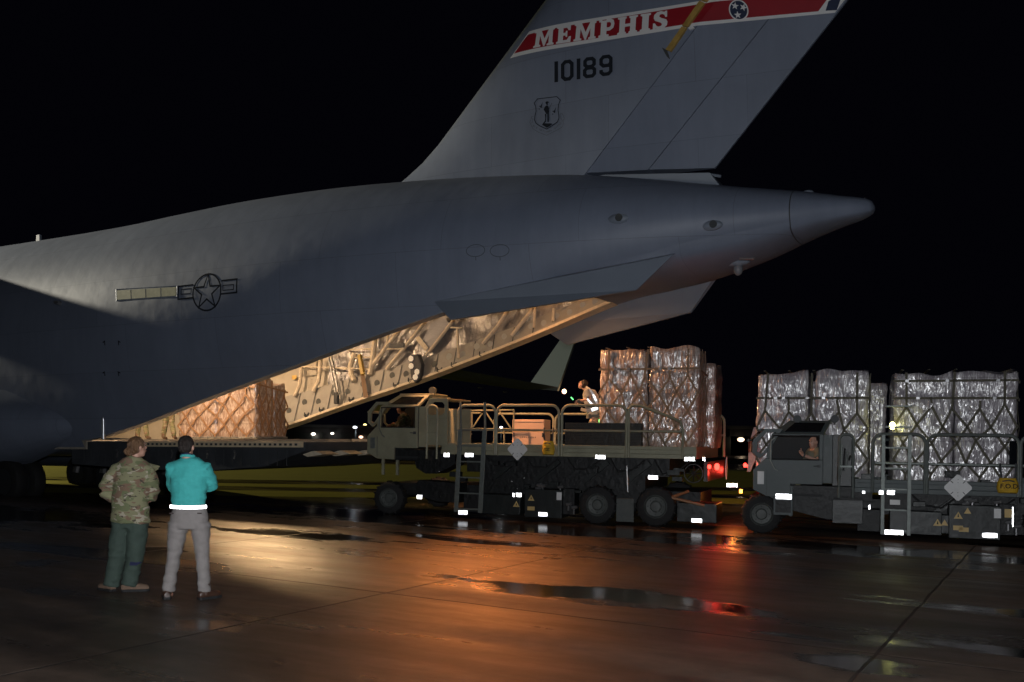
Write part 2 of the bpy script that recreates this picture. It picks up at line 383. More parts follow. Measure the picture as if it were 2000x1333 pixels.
#       a     top   zc    w    zs    ws    zb
ST = [(-50.7,3.6, 3.35,.05, 3.3, .05, 3.2),(-50.0,4.9,3.4,1.2,2.9,1.0,2.3),(-48.4,6.3,3.7,2.3,2.5,1.9,1.6),(-46,7.3,4.3,3.1,2.1,2.5,1.3),
      (-43,7.9,4.65,3.43,2.0,2.85,1.25),(-36,7.95,4.7,3.43,1.9,2.9,1.25),(-29,7.95,4.7,3.43,1.85,2.9,1.25),(-24,7.94,4.75,3.43,1.75,2.9,1.25),(-21.5,7.97,4.8,3.43,1.75,2.9,1.25),
      (-19.5,8.05,4.9,3.42,2.1,2.88,1.5),(-17,8.12,5.05,3.35,2.75,2.87,2.2),(-14.34,8.08,5.3,3.2,3.42,2.83,3.0),(-11.63,7.93,5.6,2.85,4.15,2.62,3.9),
      (-10.26,7.82,5.72,2.6,4.52,2.42,4.3),(-8.13,7.58,5.95,2.2,5.08,1.95,4.98),(-6.5,7.28,6.05,1.82,5.4,1.6,5.08),(-5.4,7.05,6.1,1.5,5.65,1.35,5.2),
      (-4.2,6.82,6.14,1.08,5.85,.98,5.5),(-3.4,6.67,6.19,.78,5.98,.72,5.8),(-2.75,6.52,6.22,.5,6.1,.46,5.98),(-2.42,6.45,6.23,.34,6.15,.32,6.05),(-2.27,6.4,6.23,.24,6.17,.22,6.11),(-2.19,6.33,6.23,.14,6.19,.13,6.16),(-2.165,6.26,6.23,.05,6.21,.05,6.2)]
def sec(a):
    if a <= ST[0][0]: return ST[0][1:]
    if a >= ST[-1][0]: return ST[-1][1:]
    for i in range(len(ST)-1):
        if ST[i][0] <= a <= ST[i+1][0]: break
    p0, p1, p2, p3 = ST[max(i-1,0)], ST[i], ST[i+1], ST[min(i+2,len(ST)-1)]
    h = p2[0]-p1[0]; t = (a-p1[0])/h; out = []
    for k in range(1, 7):
        d0 = (p1[k]-p0[k])/max(p1[0]-p0[0],1e-6) if i > 0 else (p2[k]-p1[k])/h
        d3 = (p3[k]-p2[k])/max(p3[0]-p2[0],1e-6) if i+2 < len(ST) else (p2[k]-p1[k])/h
        d = (p2[k]-p1[k])/h
        m1 = (d0+d)/2 if d0*d > 0 else 0; m2 = (d+d3)/2 if d*d3 > 0 else 0
        m1 = max(-3*abs(d), min(3*abs(d), m1)); m2 = max(-3*abs(d), min(3*abs(d), m2))
        t2, t3 = t*t, t*t*t
        out.append((2*t3-3*t2+1)*p1[k]+(t3-2*t2+t)*h*m1+(-2*t3+3*t2)*p2[k]+(t3-t2)*h*m2)
    return out
def hw(a, z):
    top, zc, w_, zs, ws, zb = sec(a)
    if z >= zc: return w_*math.sqrt(max(0, 1-((z-zc)/(top-zc))**2))
    s = min(1, (zc-z)/max(zc-zs, .01)); return w_-(w_-ws)*s*s
def near(a, z): return AXB-hw(a, z)
def far(a, z, inset=.3): return AXB+hw(a, z)-inset
def upper_ring(a, off=0, nl=22, nu=36):
    top, zc, w_, zs, ws, zb = sec(a); half = []
    for k in range(nl): z = zs+(zc-zs)*k/nl; half.append((hw(a, z), z))
    for k in range(nu+1):
        t = math.pi/2*k/nu; half.append((w_*math.cos(t), zc+(top-zc)*math.sin(t)))
    if off: half = [(max(.02, x-off), z-(off if z > zc+1.5 else 0)*((z-zc)/(top-zc)) if z > zc else z) for x, z in half]
    return [(a, AXB-x, z) for x, z in half] + [(a, AXB+x, z) for x, z in half[:-1][::-1]]
def arange(a0, a1, n): return [a0+(a1-a0)*i/n for i in range(n+1)]
stn = arange(-50.7,-43,14)[:-1]+arange(-43,-22,14)[:-1]+arange(-22,-3,64)[:-1]+arange(-3,-2.165,18)
CONE = -3.62
m = MB(); m.loft([upper_ring(a) for a in stn if a <= CONE]+[upper_ring(CONE)], closed_ring=False)
def belly(a, n=12):
    top, zc, w_, zs, ws, zb = sec(a)
    return [(a, AXB-ws*math.cos(math.pi*k/n), zs-(zs-zb)*math.sin(math.pi*k/n)**.7) for k in range(n+1)]
m.loft([belly(a) for a in stn if a <= -21.4]+[belly(-21.4)], closed_ring=False)
m.loft([belly(-8.13)]+[belly(a) for a in stn if -8.13 < a <= CONE]+[belly(CONE)], closed_ring=False)
FUS = m.build('fuselage', M_SKIN, AC, smooth=True)
m = MB(); sc_ = [CONE+.006]+[a for a in stn if a > CONE+.02]
m.loft([upper_ring(a) for a in sc_], closed_ring=False); m.loft([belly(a) for a in sc_], closed_ring=False)
m.add(upper_ring(-2.165)+belly(-2.165)[1:-1][::-1], [list(range(len(upper_ring(-2.165))+11))])
CN = m.build('tail_cone', M_SKIN, AC, smooth=True)
m = MB(); r0 = upper_ring(CONE+.002, off=-.006)+belly(CONE+.002)[1:-1][::-1]; r1 = [(p[0]+.022, p[1], p[2]) for p in r0]
m.loft([r0, r1]); m.build('cone_seam', M_DKGREY, AC)
# sill rim of the cargo opening (both sides) joining outer skin and bay wall
for s, nm in ((-1, 0), (1, 1)):
    m = MB(); rr = []
    for a in arange(-21.4, -8.2, 40):
        zs, ws = sec(a)[3], sec(a)[4]
        rr.append([(a, AXB+s*(ws+.004), zs-.02), (a, AXB+s*(ws+.004), zs+.03), (a, AXB+s*(ws-.26), zs+.03), (a, AXB+s*(ws-.26), zs-.02)])
    m.loft(rr, caps=True); m.build('sill_rim', M_SKIN2, AC)
# bay: liner all round
m = MB(); m.loft([upper_ring(a, off=.24) for a in arange(-36, -8.3, 50)], closed_ring=False)
LR = len(upper_ring(-36)); m.add(upper_ring(-36, off=.2), [list(range(LR))]); m.add(upper_ring(-8.3, off=.2), [list(range(LR))])
m.build('bay_liner', M_LINER, AC, smooth=True)
m = MB(); m.box(-36, -21.35, AXB-2.8, AXB+2.8, 1.5, 1.74); m.build('cargo_floor', M_FLOOR, AC)
# blanket strip on the far wall
def LF(px, py, inset=.3):
    b = 21.6
    for _ in range(5):
        a, z = L(px, py, b); b = far(a, z, inset)
    return Vector((a, b, z))
def wall_grid(a0, a1, zlo, zhi, inset, n=60, m_=12):
    out = []
    for a in arange(a0, a1, n):
        z0, z1 = zlo(a), zhi(a)
        out.append([(a, far(a, z0+(z1-z0)*k/m_, inset), z0+(z1-z0)*k/m_) for k in range(m_+1)])
    return out
zsill = lambda a: sec(a)[3]
def bandh(a):
    pts = [(-22,1.05),(-19.5,.98),(-16,.72),(-14.3,.6),(-11.6,.46),(-8.1,.34)]
    for (x0,y0),(x1,y1) in zip(pts, pts[1:]):
        if a <= x1: return y0+(y1-y0)*max(0,(a-x0))/(x1-x0)
    return .34
random.seed(3)
m = MB(); g_ = wall_grid(-17.9, -8.4, lambda a: zsill(a)+.2, lambda a: min(zsill(a)+2.3, sec(a)[0]-.9), .30, 90, 26)
g_ = [[(p[0], p[1]-.05*math.sin(3.1*p[0]+1.2*p[2])*math.sin(4.3*p[2]+p[0])-random.random()*.03, p[2]) for p in r] for r in g_]
m.loft(g_, closed_ring=False); m.build('insulation_blanket', M_BLANKET, AC, smooth=True)
m = MB(); m.loft(wall_grid(-22.5, -8.2, lambda a: zsill(a)+.0, lambda a: zsill(a)+bandh(a), .42, 70, 4), closed_ring=False)
top_ = [[(a, far(a, zsill(a)+bandh(a), .42), zsill(a)+bandh(a)), (a, far(a, zsill(a)+bandh(a), .2), zsill(a)+bandh(a)+.01)] for a in arange(-22.5, -8.2, 50)]
m.loft(top_, closed_ring=False)
BAND = m.build('sidewall_panel', M_PANEL, AC, smooth=True)
m = MB()
for a in arange(-22.5, -8.3, 40):      # bottom flange catching the light
    pass
m.loft([[(a, far(a, zsill(a), .44), zsill(a)+.05),(a, far(a, zsill(a), .47), zsill(a)-.03),(a, far(a, zsill(a), .1), zsill(a)-.06)] for a in arange(-22.5,-8.2,50)], closed_ring=False)
m.build('sidewall_flange', M_RIB, AC)
for a in arange(-21.4, -10.6, 17):
    z0, z1 = zsill(a)+.04, zsill(a)+bandh(a)-.02
    m = MB(); m.add([(a-.014, far(a,z0,.432), z0),(a+.014, far(a,z0,.432), z0),(a+.02, far(a,z1,.432), z1),(a-.008, far(a,z1,.432), z1)], [(0,1,2,3)]); m.build('panel_seam', M_DKGREY, BAND)
def disc(m, c, r, n=14, sx=1.0, db=.0):
    m.add([(c[0]+r*sx*math.cos(2*math.pi*k/n), c[1]+db, c[2]+r*math.sin(2*math.pi*k/n)) for k in range(n)], [list(range(n))])
mh, mp_, mc = MB(), MB(), MB()
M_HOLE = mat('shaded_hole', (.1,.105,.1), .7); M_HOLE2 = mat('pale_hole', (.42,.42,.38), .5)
k = 0; a = -21.6
while a < -8.6:
    h_ = bandh(a); z = zsill(a)+h_*(.62 if k % 2 else .48)
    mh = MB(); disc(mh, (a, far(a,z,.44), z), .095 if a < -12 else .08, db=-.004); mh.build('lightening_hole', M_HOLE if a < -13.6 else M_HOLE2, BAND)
    if k % 3 != 1 and a < -12.2:
        mc = MB(); z2 = zsill(a)+h_*.2; c = Vector((a+.2, far(a,z2,.46), z2))
        mc.tube([c+Vector((-.07,0,.06)), c+Vector((-.05,-.04,-.03)), c+Vector((0,-.05,-.07)), c+Vector((.06,-.03,-.03)), c+Vector((.08,0,.06))], .018, 6)
        mc.box(c.x-.08, c.x+.1, c.y-.012, c.y, c.z-.02, c.z+.01); mc.build('tie_down_ring', M_DKGREY, BAND)
    a += .62 - .025*k*.4; k += 1
def rib(pts, wd=.07, th=.04, m_=M_RIB, name='wall_rib', inset=.5):
    P_ = [LF(x, y, inset) for x, y in pts]
    mm = MB(); mm.tube(P_, wd*.8, 8, sq=True); return mm.build(name, m_, AC, smooth=True)
for r_, wd in (([(591,700),(589,719),(585,754),(575,775)],.075), ([(626,700),(625,721),(622,744),(612,765)],.085), ([(693,690),(684,716),(686,730),(692,745)],.1),
          ([(735,650),(733,657),(727,708),(722,733)],.1), ([(790,630),(784,640),(755,677),(726,716),(723,730)],.08), ([(838,615),(834,624),(804,662),(755,722)],.07),
          ([(888,615),(885,626),(852,670),(822,707)],.06), ([(760,648),(757,660),(755,676)],.05),([(993,600),(991,608),(972,637),(943,672)],.07), ([(1040,600),(1036,610),(1018,632),(1000,656)],.07),
          ([(1045,600),(1043,640)],.045), ([(1082,603),(1080,628)],.05), ([(893,640),(896,700)],.045)):
    rib(r_, wd)
for r_ in ([(668,684),(730,682)], [(689,699),(727,698)], [(584,716),(650,719),(724,721)], [(755,682),(791,681)], [(640,716),(676,722)], [(880,640),(903,641)]):
    rib(r_, .03, name='stringer', inset=.52)
for r_ in ([(640,690),(648,728),(657,775)], [(646,690),(655,730),(662,772)]): rib(r_, .035, name='actuator_rod', m_=M_STEEL, inset=.62)
mm = MB(); p = LF(657,778,.6); mm.cbox(p, .14,.1,.34); mm.build('actuator_bracket', M_DKGREY, AC, bevel=.02)
mm = MB(); P0, P1 = LF(702,694,.62), LF(709,732,.6); mm.tube([P0,P1], .07, 4, sq=True); mm.build('yellow_strut', mat('ochre_paint',(.5,.33,.06),.5), AC)
mm = MB(); mm.add([LF(704,732,.56),LF(712,731,.56),LF(719,776,.56),LF(710,778,.56)], [(0,1,2,3)]); mm.build('brown_slot', mat('brown_slot_paint',(.16,.085,.035),.6), AC)
mm = MB(); P0 = LF(763,676,.55); P1 = LF(791,675,.55); mm.tube([P0,P1], .09, 4, sq=True); mm.build('wall_unit', M_DKGREY, AC)
mm = MB(); mm.add([LF(810,661,.56),LF(818,656,.56),LF(837,680,.56),LF(830,686,.56)], [(0,1,2,3)]); mm.build('wall_brace', M_RIB, AC)
M_LPANEL = mat('louvre_panel', (.3,.3,.32), .4, var=.2, vscale=9, stretch=(1,1,6))
mm = MB(); mm.add([LF(842,632,.5),LF(864,618,.5),LF(880,634,.5),LF(838,690,.5),(LF(818,680,.5))], [(0,1,2,3,4)]); mm.build('louvre_panel', M_LPANEL, AC)
mm = MB(); mm.add([LF(590,735,.33),LF(618,733,.33),LF(618,690,.33),LF(590,700,.33)], [(0,1,2,3)]); mm.build('wall_access_panel', M_LINER, AC)
mm = MB(); mm.add([LF(570,734,.34),LF(579,733,.34),LF(579,741,.34),LF(570,742,.34)], [(0,1,2,3)]); mm.build('notice_plate', mat('yellow_notice',(.7,.45,.1),.5), AC)
# loading lamps bank on the wall
POD = MB(); c = LF(813,720,.6)
POD.prism([(c.x-.17,c.z+.36),(c.x+.12,c.z+.4),(c.x+.24,c.z+.1),(c.x+.18,c.z-.3),(c.x+.02,c.z-.42),(c.x-.12,c.z-.25)], c.y-.1, c.y+.08)
POD = POD.build('lamp_bank', M_DKGREY, AC, bevel=.03)
M_LENS = mat('lamp_lens', (.9,.85,.75), .25, emit=(1,.85,.6), estr=.2)
for px, py in ((811,702),(809,716),(817,727),(812,737)):
    mm = MB(); q = LF(px, py, .6); mm.tube([(q.x,c.y-.13,q.z),(q.x,c.y-.11,q.z)], .085, 7); mm.build('lamp_lens', M_LENS, POD)
# ceiling fixtures in the bay (the lamps that light it)
M_TUBE = mat('bay_lamp_glow', (1,.9,.7), .4, emit=(1,.72,.42), estr=4)
for a, b, z in ((-23,17.6,6.12),(-19.3,16.9,5.82),(-16.6,18.6,6.72),(-12.2,19.8,6.72),(-10.2,20,6.42)):
    mm = MB(); mm.box(a-.5,a+.5,b-.2,b+.2,z,z+.08); fx = mm.build('bay_lamp', M_STEEL, AC)
    mm = MB(); mm.box(a-.45,a+.45,b-.15,b+.15,z-.03,z-.002); mm.build('lamp_diffuser', M_TUBE, fx)
# lit upper door corner seen under the near strake
mm = MB(); mm.box(-11.9,-8.5,AXB-1.9,AXB+1.9,6.55,6.68); mm.build('upper_cargo_door', M_LINER, AC)

# ---- fin and rudder
FB = 18.55
def fp(px, py): return Vector(L(px, py, FB))
def lin(p, q, z): return p.x+(q.x-p.x)*(z-p.y)/(q.y-p.y)
LE0, LE1 = fp(778,357), fp(1040,0); TE0, TE1 = fp(1385,318), fp(1628,8)
H0, H1 = fp(1145,338), fp(1400,0); K0, K1 = fp(1260,327), fp(1497,28)
le = lambda z: lin(LE0, LE1, z)+(.0 if z > 8.6 else -.0)-max(0, 8.9-z)**2*.55
te = lambda z: lin(TE0, TE1, z)
h1 = lambda z: lin(H0, H1, z); h2 = lambda z: lin(K0, K1, z)
TMAX = AXB-FB
def fth(a, z):
    l, t = le(z), te(z); c = (a-l)/(t-l); c = max(0, min(1, c))
    if c < .22: return max(.02, TMAX*math.sqrt(max(0, 1-((.22-c)/.22)**2)))
    ch = (h1(z)-l)/(t-l)
    if c <= ch: return TMAX
    return TMAX-(TMAX-.03)*(c-ch)/(1-ch)
fsurf = lambda a, z: AXB-fth(a, z)
def fin_part(name, f0, f1, zs, cs, mt=M_SKIN, parent=AC):
    m = MB(); rr = []
    for z in zs:
        a0, a1 = f0(z), f1(z); xs = [a0+(a1-a0)*c for c in cs]
        rr.append([(x, AXB-fth(x, z), z) for x in xs]+[(x, AXB+fth(x, z), z) for x in xs[::-1]])
    m.loft(rr, caps=True); return m.build(name, mt, parent, smooth=True)
zz = [7.0,7.3,7.6,7.8,8.0,8.2,8.5,8.9,9.4,10,11,12,14,16]
FIN = fin_part('tail_fin', le, lambda z: h1(z)-.012, zz, [0,.005,.02,.05,.09,.14,.2,.27,.35,.5,.75,1])
zb_ = lambda z: z
def fin_seg(name, f0, f1, zb0, zb1, parent):
    m = MB(); rr = []
    for k in range(9):
        row = []
        for c in (0,.25,.5,.75,1):
            z = (zb0+(zb1-zb0)*c)*(1-k/8)+16*k/8; x = f0(z)+(f1(z)-f0(z))*c; row.append((x, z))
        rr.append([(x, AXB-fth(x,z), z) for x, z in row]+[(x, AXB+fth(x,z), z) for x, z in row[::-1]])
    m.loft(rr, caps=True); return m.build(name, M_SKIN, parent, smooth=True)
RD = fin_seg('rudder', lambda z: h1(z)+.012, lambda z: h2(z)-.01, H0.y, K0.y, AC)
fin_seg('rudder_trailing_section', lambda z: h2(z)+.014, te, K0.y, TE0.y, RD)
m = MB(); b0 = AXB-.5
m.prism([fp(1130,350),fp(1180,341),fp(1385,337),fp(1406,363),fp(1300,372),fp(1130,372)], AXB-.42, AXB+.42); m.build('fin_fairing', M_SKIN2, AC)
m = MB(); m.tube([LB(1385,341,18.9), LB(1408,345,18.9)], .03, 6); m.build('tail_probe', M_SKIN2, AC)
m = MB(); rr = []
for s, ch_, z in ((-9.9,2.2,16.0),(-5,3.6,16.2),(0,5.2,16.3),(5,3.6,16.2),(9.9,2.2,16.0)):
    a0 = .6+abs(s)*.45; rr.append([(a0,AXB+s,z),(a0+ch_*.3,AXB+s,z+.25),(a0+ch_,AXB+s,z),(a0+ch_*.3,AXB+s,z-.22)])
m.loft(rr, caps=True); m.build('tailplane', M_SKIN, AC)

# ---- fin markings
def band(p0, p1, q0, q1, n=50):   # polygons between the top line p and bottom line q
    out = []
    for i in range(n):
        t0, t1 = i/n, (i+1)/n
        out.append([p0+(p1-p0)*t0, p0+(p1-p0)*t1, q0+(q1-q0)*t1, q0+(q1-q0)*t0])
    return out
V = lambda x, y: Vector((x, y))
def fpoly(polys): return [[fp(p[0], p[1]) for p in q] for q in polys]
def seq(polys):      # neighbours never overlap: drape without the stacking offset
    return polys
def drape1(name, polys, mt, surf, off, cuts=2, parent=None):
    return drape(name, polys, mt, parent or FIN, surf, off, cuts, 0)
TEL = lambda py: fp(1634, py)
drape1('tail_band', fpoly(band(V(1028,57.5), V(1665,-46), V(991,110.5), V(1624,8.5))), M_WHITE, fsurf, .003)
drape1('tail_band', fpoly(band(V(1026,64.5), V(1622,-33), V(999,101.5), V(1592,8))), M_RED, fsurf, .006)
drape1('tail_band', fpoly([[V(1612,-12),V(1640,-30),V(1628,3),V(1606,6)]]), M_BLUE, fsurf, .006)
# MEMPHIS, fat slab-serif capitals
def rrect(x0, x1, y0, y1, r=.05): return [(x0,y0+r),(x0+r,y0),(x1-r,y0),(x1,y0+r),(x1,y1-r),(x1-r,y1),(x0+r,y1),(x0,y1-r)]
GL = {
 'M': [[(0,.02),(.02,0),(.34,0),(.36,.03),(.36,.1),(.28,.14),(.3,.66),(.5,.0),(.56,.0),(.74,.62),(.74,.14),(.66,.1),(.66,.02),(.68,0),(.98,0),(1,.03),(1,.1),(.93,.14),(.93,.86),(1,.9),(1,.98),(.98,1),(.72,1),(.53,.45),(.34,1),(.04,1),(.02,.98),(.02,.9),(.1,.86),(.08,.14),(0,.1)]],
 'E': [[(0,.03),(.03,0),(.97,0),(1,.34),(.86,.34),(.72,.16),(.46,.16),(.46,.42),(.6,.42),(.64,.33),(.74,.33),(.74,.68),(.64,.68),(.6,.58),(.46,.58),(.46,.85),(.7,.85),(.82,.69),(.95,.69),(.96,1),(.03,1),(0,.97),(0,.9),(.12,.86),(.12,.14),(0,.1)]],
 'P': [[(0,.03),(.03,0),(.6,0),(.63,.03),(.63,.1),(.48,.14),(.48,.34),(.75,.36),(.95,.5),(1,.68),(.95,.86),(.75,.98),(.6,1),(.48,1),(.48,.86),(.58,.84),(.63,.68),(.58,.52),(.48,.5),(.48,.86),(.48,1),(.03,1),(0,.97),(0,.9),(.12,.86),(.12,.14),(0,.1)]],
 'H': [[(0,.03),(.02,0),(.42,0),(.44,.03),(.44,.1),(.37,.14),(.37,.41),(.63,.41),(.63,.14),(.56,.1),(.56,.03),(.58,0),(.98,0),(1,.03),(1,.1),(.91,.14),(.91,.86),(1,.9),(1,.97),(.98,1),(.58,1),(.56,.97),(.56,.9),(.63,.86),(.63,.58),(.37,.58),(.37,.86),(.44,.9),(.44,.97),(.42,1),(.02,1),(0,.97),(0,.9),(.09,.86),(.09,.14),(0,.1)]],
 'I': [[(0,.03),(.04,0),(.96,0),(1,.03),(1,.1),(.82,.14),(.82,.86),(1,.9),(1,.97),(.96,1),(.04,1),(0,.97),(0,.9),(.18,.86),(.18,.14),(0,.1)]],
 'S': [[(0,0),(.13,.0),(.2,.05),(.45,-.02),(.75,.0),(.97,.15),(1,.35),(.9,.5),(.55,.62),(.4,.72),(.45,.82),(.6,.84),(.75,.78),(.82,.64),(.95,.64),(.93,1),(.8,1),(.75,.95),(.5,1.02),(.25,.99),(.05,.85),(.02,.66),(.12,.5),(.5,.36),(.62,.27),(.58,.17),(.42,.14),(.25,.2),(.13,.36),(0,.36)]]}
lets = []
for ch, x0, x1 in zip('MEMPHIS', (395,622,790,1030,1212,1430,1555), (600,765,1005,1190,1405,1530,1695)):
    sl = -(460-270)/(1690-395.)
    yb0, yb1 = 462+sl*(x0-395), 462+sl*(x1-395)
    fn = lambda p: fp(960+(x0+(x1-x0)*p[0]+10*p[1])/4.9375, (yb0+(yb1-yb0)*p[0]-168*p[1])/4.9375)
    if ch == 'P':
        ps = [rrect(.12,.48,.05,.95,.01), rrect(0,.63,0,.13,.03), rrect(0,.2,.87,1,.03)] + stroke([(.44,.92),(.66,.92),(.8,.84),(.84,.68),(.8,.52),(.66,.43),(.44,.43)], .2)
        for q in ps: lets.append([fn(p) for p in q])
    else:
        for q in GL[ch]: lets.append([fn(p) for p in q])
    drape('painted_letter', lets, M_WHITE, FIN, fsurf, .008, 2); lets = []
# 10189
num = []
def dig(x0, x1, pls):
    sl = -(797-725)/(1168-607.); yb0, yb1 = 797+sl*(x0-607), 797+sl*(x1-607)
    wd = x1-x0
    fn = lambda p: fp(960+(x0+p[0])/4.9375, (yb0+(yb1-yb0)*p[0]/wd-p[1])/4.9375)
    drape('painted_digit', [[fn(p) for p in q] for q in pls], M_MARK, FIN, fsurf, .003)
oct_ = lambda x0,x1,y0,y1,c: [(x0+c,y0),(x1-c,y0),(x1,y0+c),(x1,y1-c),(x1-c,y1),(x0+c,y1),(x0,y1-c),(x0,y0+c)]
dig(607,642,[rrect(0,35,0,200,.1)]); dig(822,857,[rrect(0,35,0,200,.1)])
dig(670,792,stroke(oct_(17,105,16,184,24), 34, True))
dig(882,1010,stroke(oct_(17,111,16,96,20), 34, True)+stroke(oct_(20,108,108,184,20), 34, True))
dig(1040,1168,stroke(oct_(17,111,98,184,22), 34, True)+stroke([(111,130),(111,40),(88,16),(40,16),(17,38),(17,62)], 34))
# shield with standing figure, two jets, scroll
S4 = lambda x, y: fp(1000+x/11.107, 160+y/11.107)
def smap(ps): return [[S4(*p) for p in q] for q in ps]
sh = [(555,375),(970,325),(1050,400),(1010,500),(1000,620),(1015,720),(1020,790),(990,870),(900,935),(755,1030),(600,960),(520,900),(492,830),(500,740),(525,640),(515,540),(482,465)]
fig = stroke(sh, 17, True)
fig += [[(735,440),(760,425),(795,435),(800,455),(775,465),(785,490),(770,510),(745,500),(735,475),(722,460)], [(735,520),(775,515),(800,560),(808,640),(800,700),(740,700),(720,660),(688,610),(700,570)],
        [(715,700),(745,700),(748,760),(735,880),(712,880),(722,790)], [(765,700),(802,700),(805,800),(800,880),(772,880),(768,790)], [(700,905),(860,905),(875,930),(760,1000),(650,935)], [(655,930),(720,840),(725,880),(700,910)]]
fig += stroke([(800,600),(870,462)], 7)
for jx, jy in ((615,520),(905,630)):
    fig += [[(jx+55,jy-85),(jx+40,jy-20),(jx+30,jy+40),(jx,jy+45),(jx+5,jy+10)], [(jx+5,jy),(jx-35,jy+10),(jx,jy+30)], [(jx+25,jy+10),(jx+35,jy+55),(jx+8,jy+40)], [(jx-15,jy+60),(jx-45,jy+75),(jx-10,jy+88)]]
drape('emblem', smap(fig), M_MARK, FIN, fsurf, .003)
M_MARK2 = mat('faint_marking_paint', (.07,.085,.1), .6)
scr = stroke([(470,760),(425,760),(410,830),(385,880),(410,930),(455,1020),(560,1090),(750,1165),(960,1060),(1080,990),(1115,920),(1110,850),(1135,800),(1100,700),(1060,690),(1040,740),(1090,840),(1085,870)], 7)
scr += stroke([(430,800),(455,810),(440,890),(400,900)], 6)
drape('emblem_scroll', smap(scr), M_MARK2, FIN, fsurf, .003)
txt = []
path = [(440,965),(560,1040),(750,1120),(930,1035),(1080,905)]
lens = [0]
for p, q in zip(path, path[1:]): lens.append(lens[-1]+math.dist(p, q))
word = 'AIR NATIONAL GUARD'
for i, ch in enumerate(word):
    if ch == ' ': continue
    d = (i+.5)/len(word)*lens[-1]
    for j in range(len(path)-1):
        if lens[j] <= d <= lens[j+1]: break
    p, q = Vector(path[j]), Vector(path[j+1]); u = (q-p).normalized(); o_ = p+u*(d-lens[j]-16); nn = Vector((u.y, -u.x))
    txt += text_polys(ch, lambda v: S4(*(o_+u*v[0]*52+nn*v[1]*60)))
drape('emblem_text', txt, M_MARK2, FIN, fsurf, .003)
# three stars in a ring
C0 = V(1440.5, 16.5)
ring = lambda r, n=28, c=C0: [[fp(c.x+r*math.cos(2*math.pi*k/n)*.95, c.y+r*math.sin(2*math.pi*k/n)) for k in range(n)]]
drape1('star_roundel', ring(19.5), M_WHITE, fsurf, .009)
drape1('star_roundel', ring(17), M_BLUE, fsurf, .012)
def star(cx, cy, r, rot, ri=.42): return [(cx+(r if k % 2 == 0 else r*ri)*math.sin(rot+math.pi*k/5), cy-(r if k % 2 == 0 else r*ri)*math.cos(rot+math.pi*k/5)) for k in range(10)]
drape1('star_roundel', fpoly([star(1434,9.5,7.3,.1), star(1449.5,11,7.3,.35), star(1438.5,26,7.3,-.1)]), M_WHITE, fsurf, .015)
# amber strips along the hinge of the rudder
for q in ([(1302,99),(1312,103),(1343,57),(1333,55)], [(1334,53),(1345,55),(1378,9),(1368,4)], [(1371,3),(1381,6),(1392,-10),(1381,-12)]):
    P_ = [fp(*p) for p in q]; mm = MB(); mm.prism([(p.x,p.y) for p in P_], FB-.07, FB-.005); mm.build('amber_strip', M_BRASS, FIN)
mm = MB(); P_ = [fp(*p) for p in [(1345,56),(1355,54),(1358,57),(1348,60)]]; mm.prism(P_, FB-.06, FB-.005); mm.build('strip_bracket', M_WHITE, FIN)
mm = MB(); P_ = [fp(*p) for p in [(1294,95),(1303,99),(1309,117),(1304,113)]]; mm.prism(P_, FB-.05, FB-.005); mm.build('strip_foot', M_DKGREY, FIN)

# ---- fuselage markings and fittings
def LN(px, py):
    b = 15.8
    for _ in range(6):
        a, z = L(px, py, b); b = near(a, z)
    return Vector((a, b, z))
c = LN(404, 571); r = .43
nsurf = near
cir = stroke([(c.x+r*math.cos(2*math.pi*k/36), c.z+r*math.sin(2*math.pi*k/36)) for k in range(36)], .042, True)
st_ = stroke([(p[0], p[1]) for p in star(c.x, -c.z, r*.98, 0, .39)], .042, True); st_ = [[Vector((p.x, -p.y)) for p in q] for q in st_]
sl = .02
bars = []
for s in (-1, 1):
    x0, x1 = c.x+s*(r+.0), c.x+s*(r+.47); zc_ = c.z+.06
    bars += stroke([(x0,zc_+.16+s*.015),(x1,zc_+.16+s*.02),(x1,zc_-.15+s*.02),(x0+s*-.0,zc_-.15+s*.015)], .04)
    bars += stroke([(x0+s*.06,zc_+.06),(x1-s*.09,zc_+.06),(x1-s*.09,zc_-.055),(x0+s*.06,zc_-.055)], .022, True)
drape('star_insignia', cir+st_+bars, M_MARK, FUS, nsurf, .004, 1)
m = MB(); q = [LN(*p) for p in ((228,568),(345,561),(345,578),(229,586))]
for i in range(4):
    t0, t1 = i/4+.008, (i+1)/4-.008
    vs = [q[0].lerp(q[1],t0), q[0].lerp(q[1],t1), q[3].lerp(q[2],t1), q[3].lerp(q[2],t0)]
    fr = [v-Vector((0,.012,0)) for v in vs]; m.add(vs+fr, [(4,5,6,7),(0,4,5,1)[::-1],(1,5,6,2),(2,6,7,3),(3,7,4,0)])
m.build('formation_light_strip', mat('pale_yellow_strip', (.42,.41,.24), .4, var=.15, vscale=8), FUS)
m = MB()
for p, q in (((227,566),(346,559)),((346,559),(346,580)),((346,580),(228,588)),((228,588),(227,566))): m.tube([LN(*p), LN(*q)], .014, 5)
m.build('strip_frame', M_SKIN2, FUS)
p = LN(118,593); m = MB(); m.tube([p+Vector((0,.02,0)), p+Vector((.02,-.16,0)), p+Vector((.16,-.17,0))], [.06,.05,.02], 8); m.build('skin_probe', M_STEEL, FUS, smooth=True)
a, z = L(75,478,AXB); t_ = sec(a)[0]; m = MB(); m.prism([(a-.09,t_-.1),(a+.12,t_-.1),(a+.11,t_+.38),(a-.05,t_+.38)], AXB-.04, AXB+.04); m.build('blade_antenna', M_SKIN2, AC, bevel=.01)
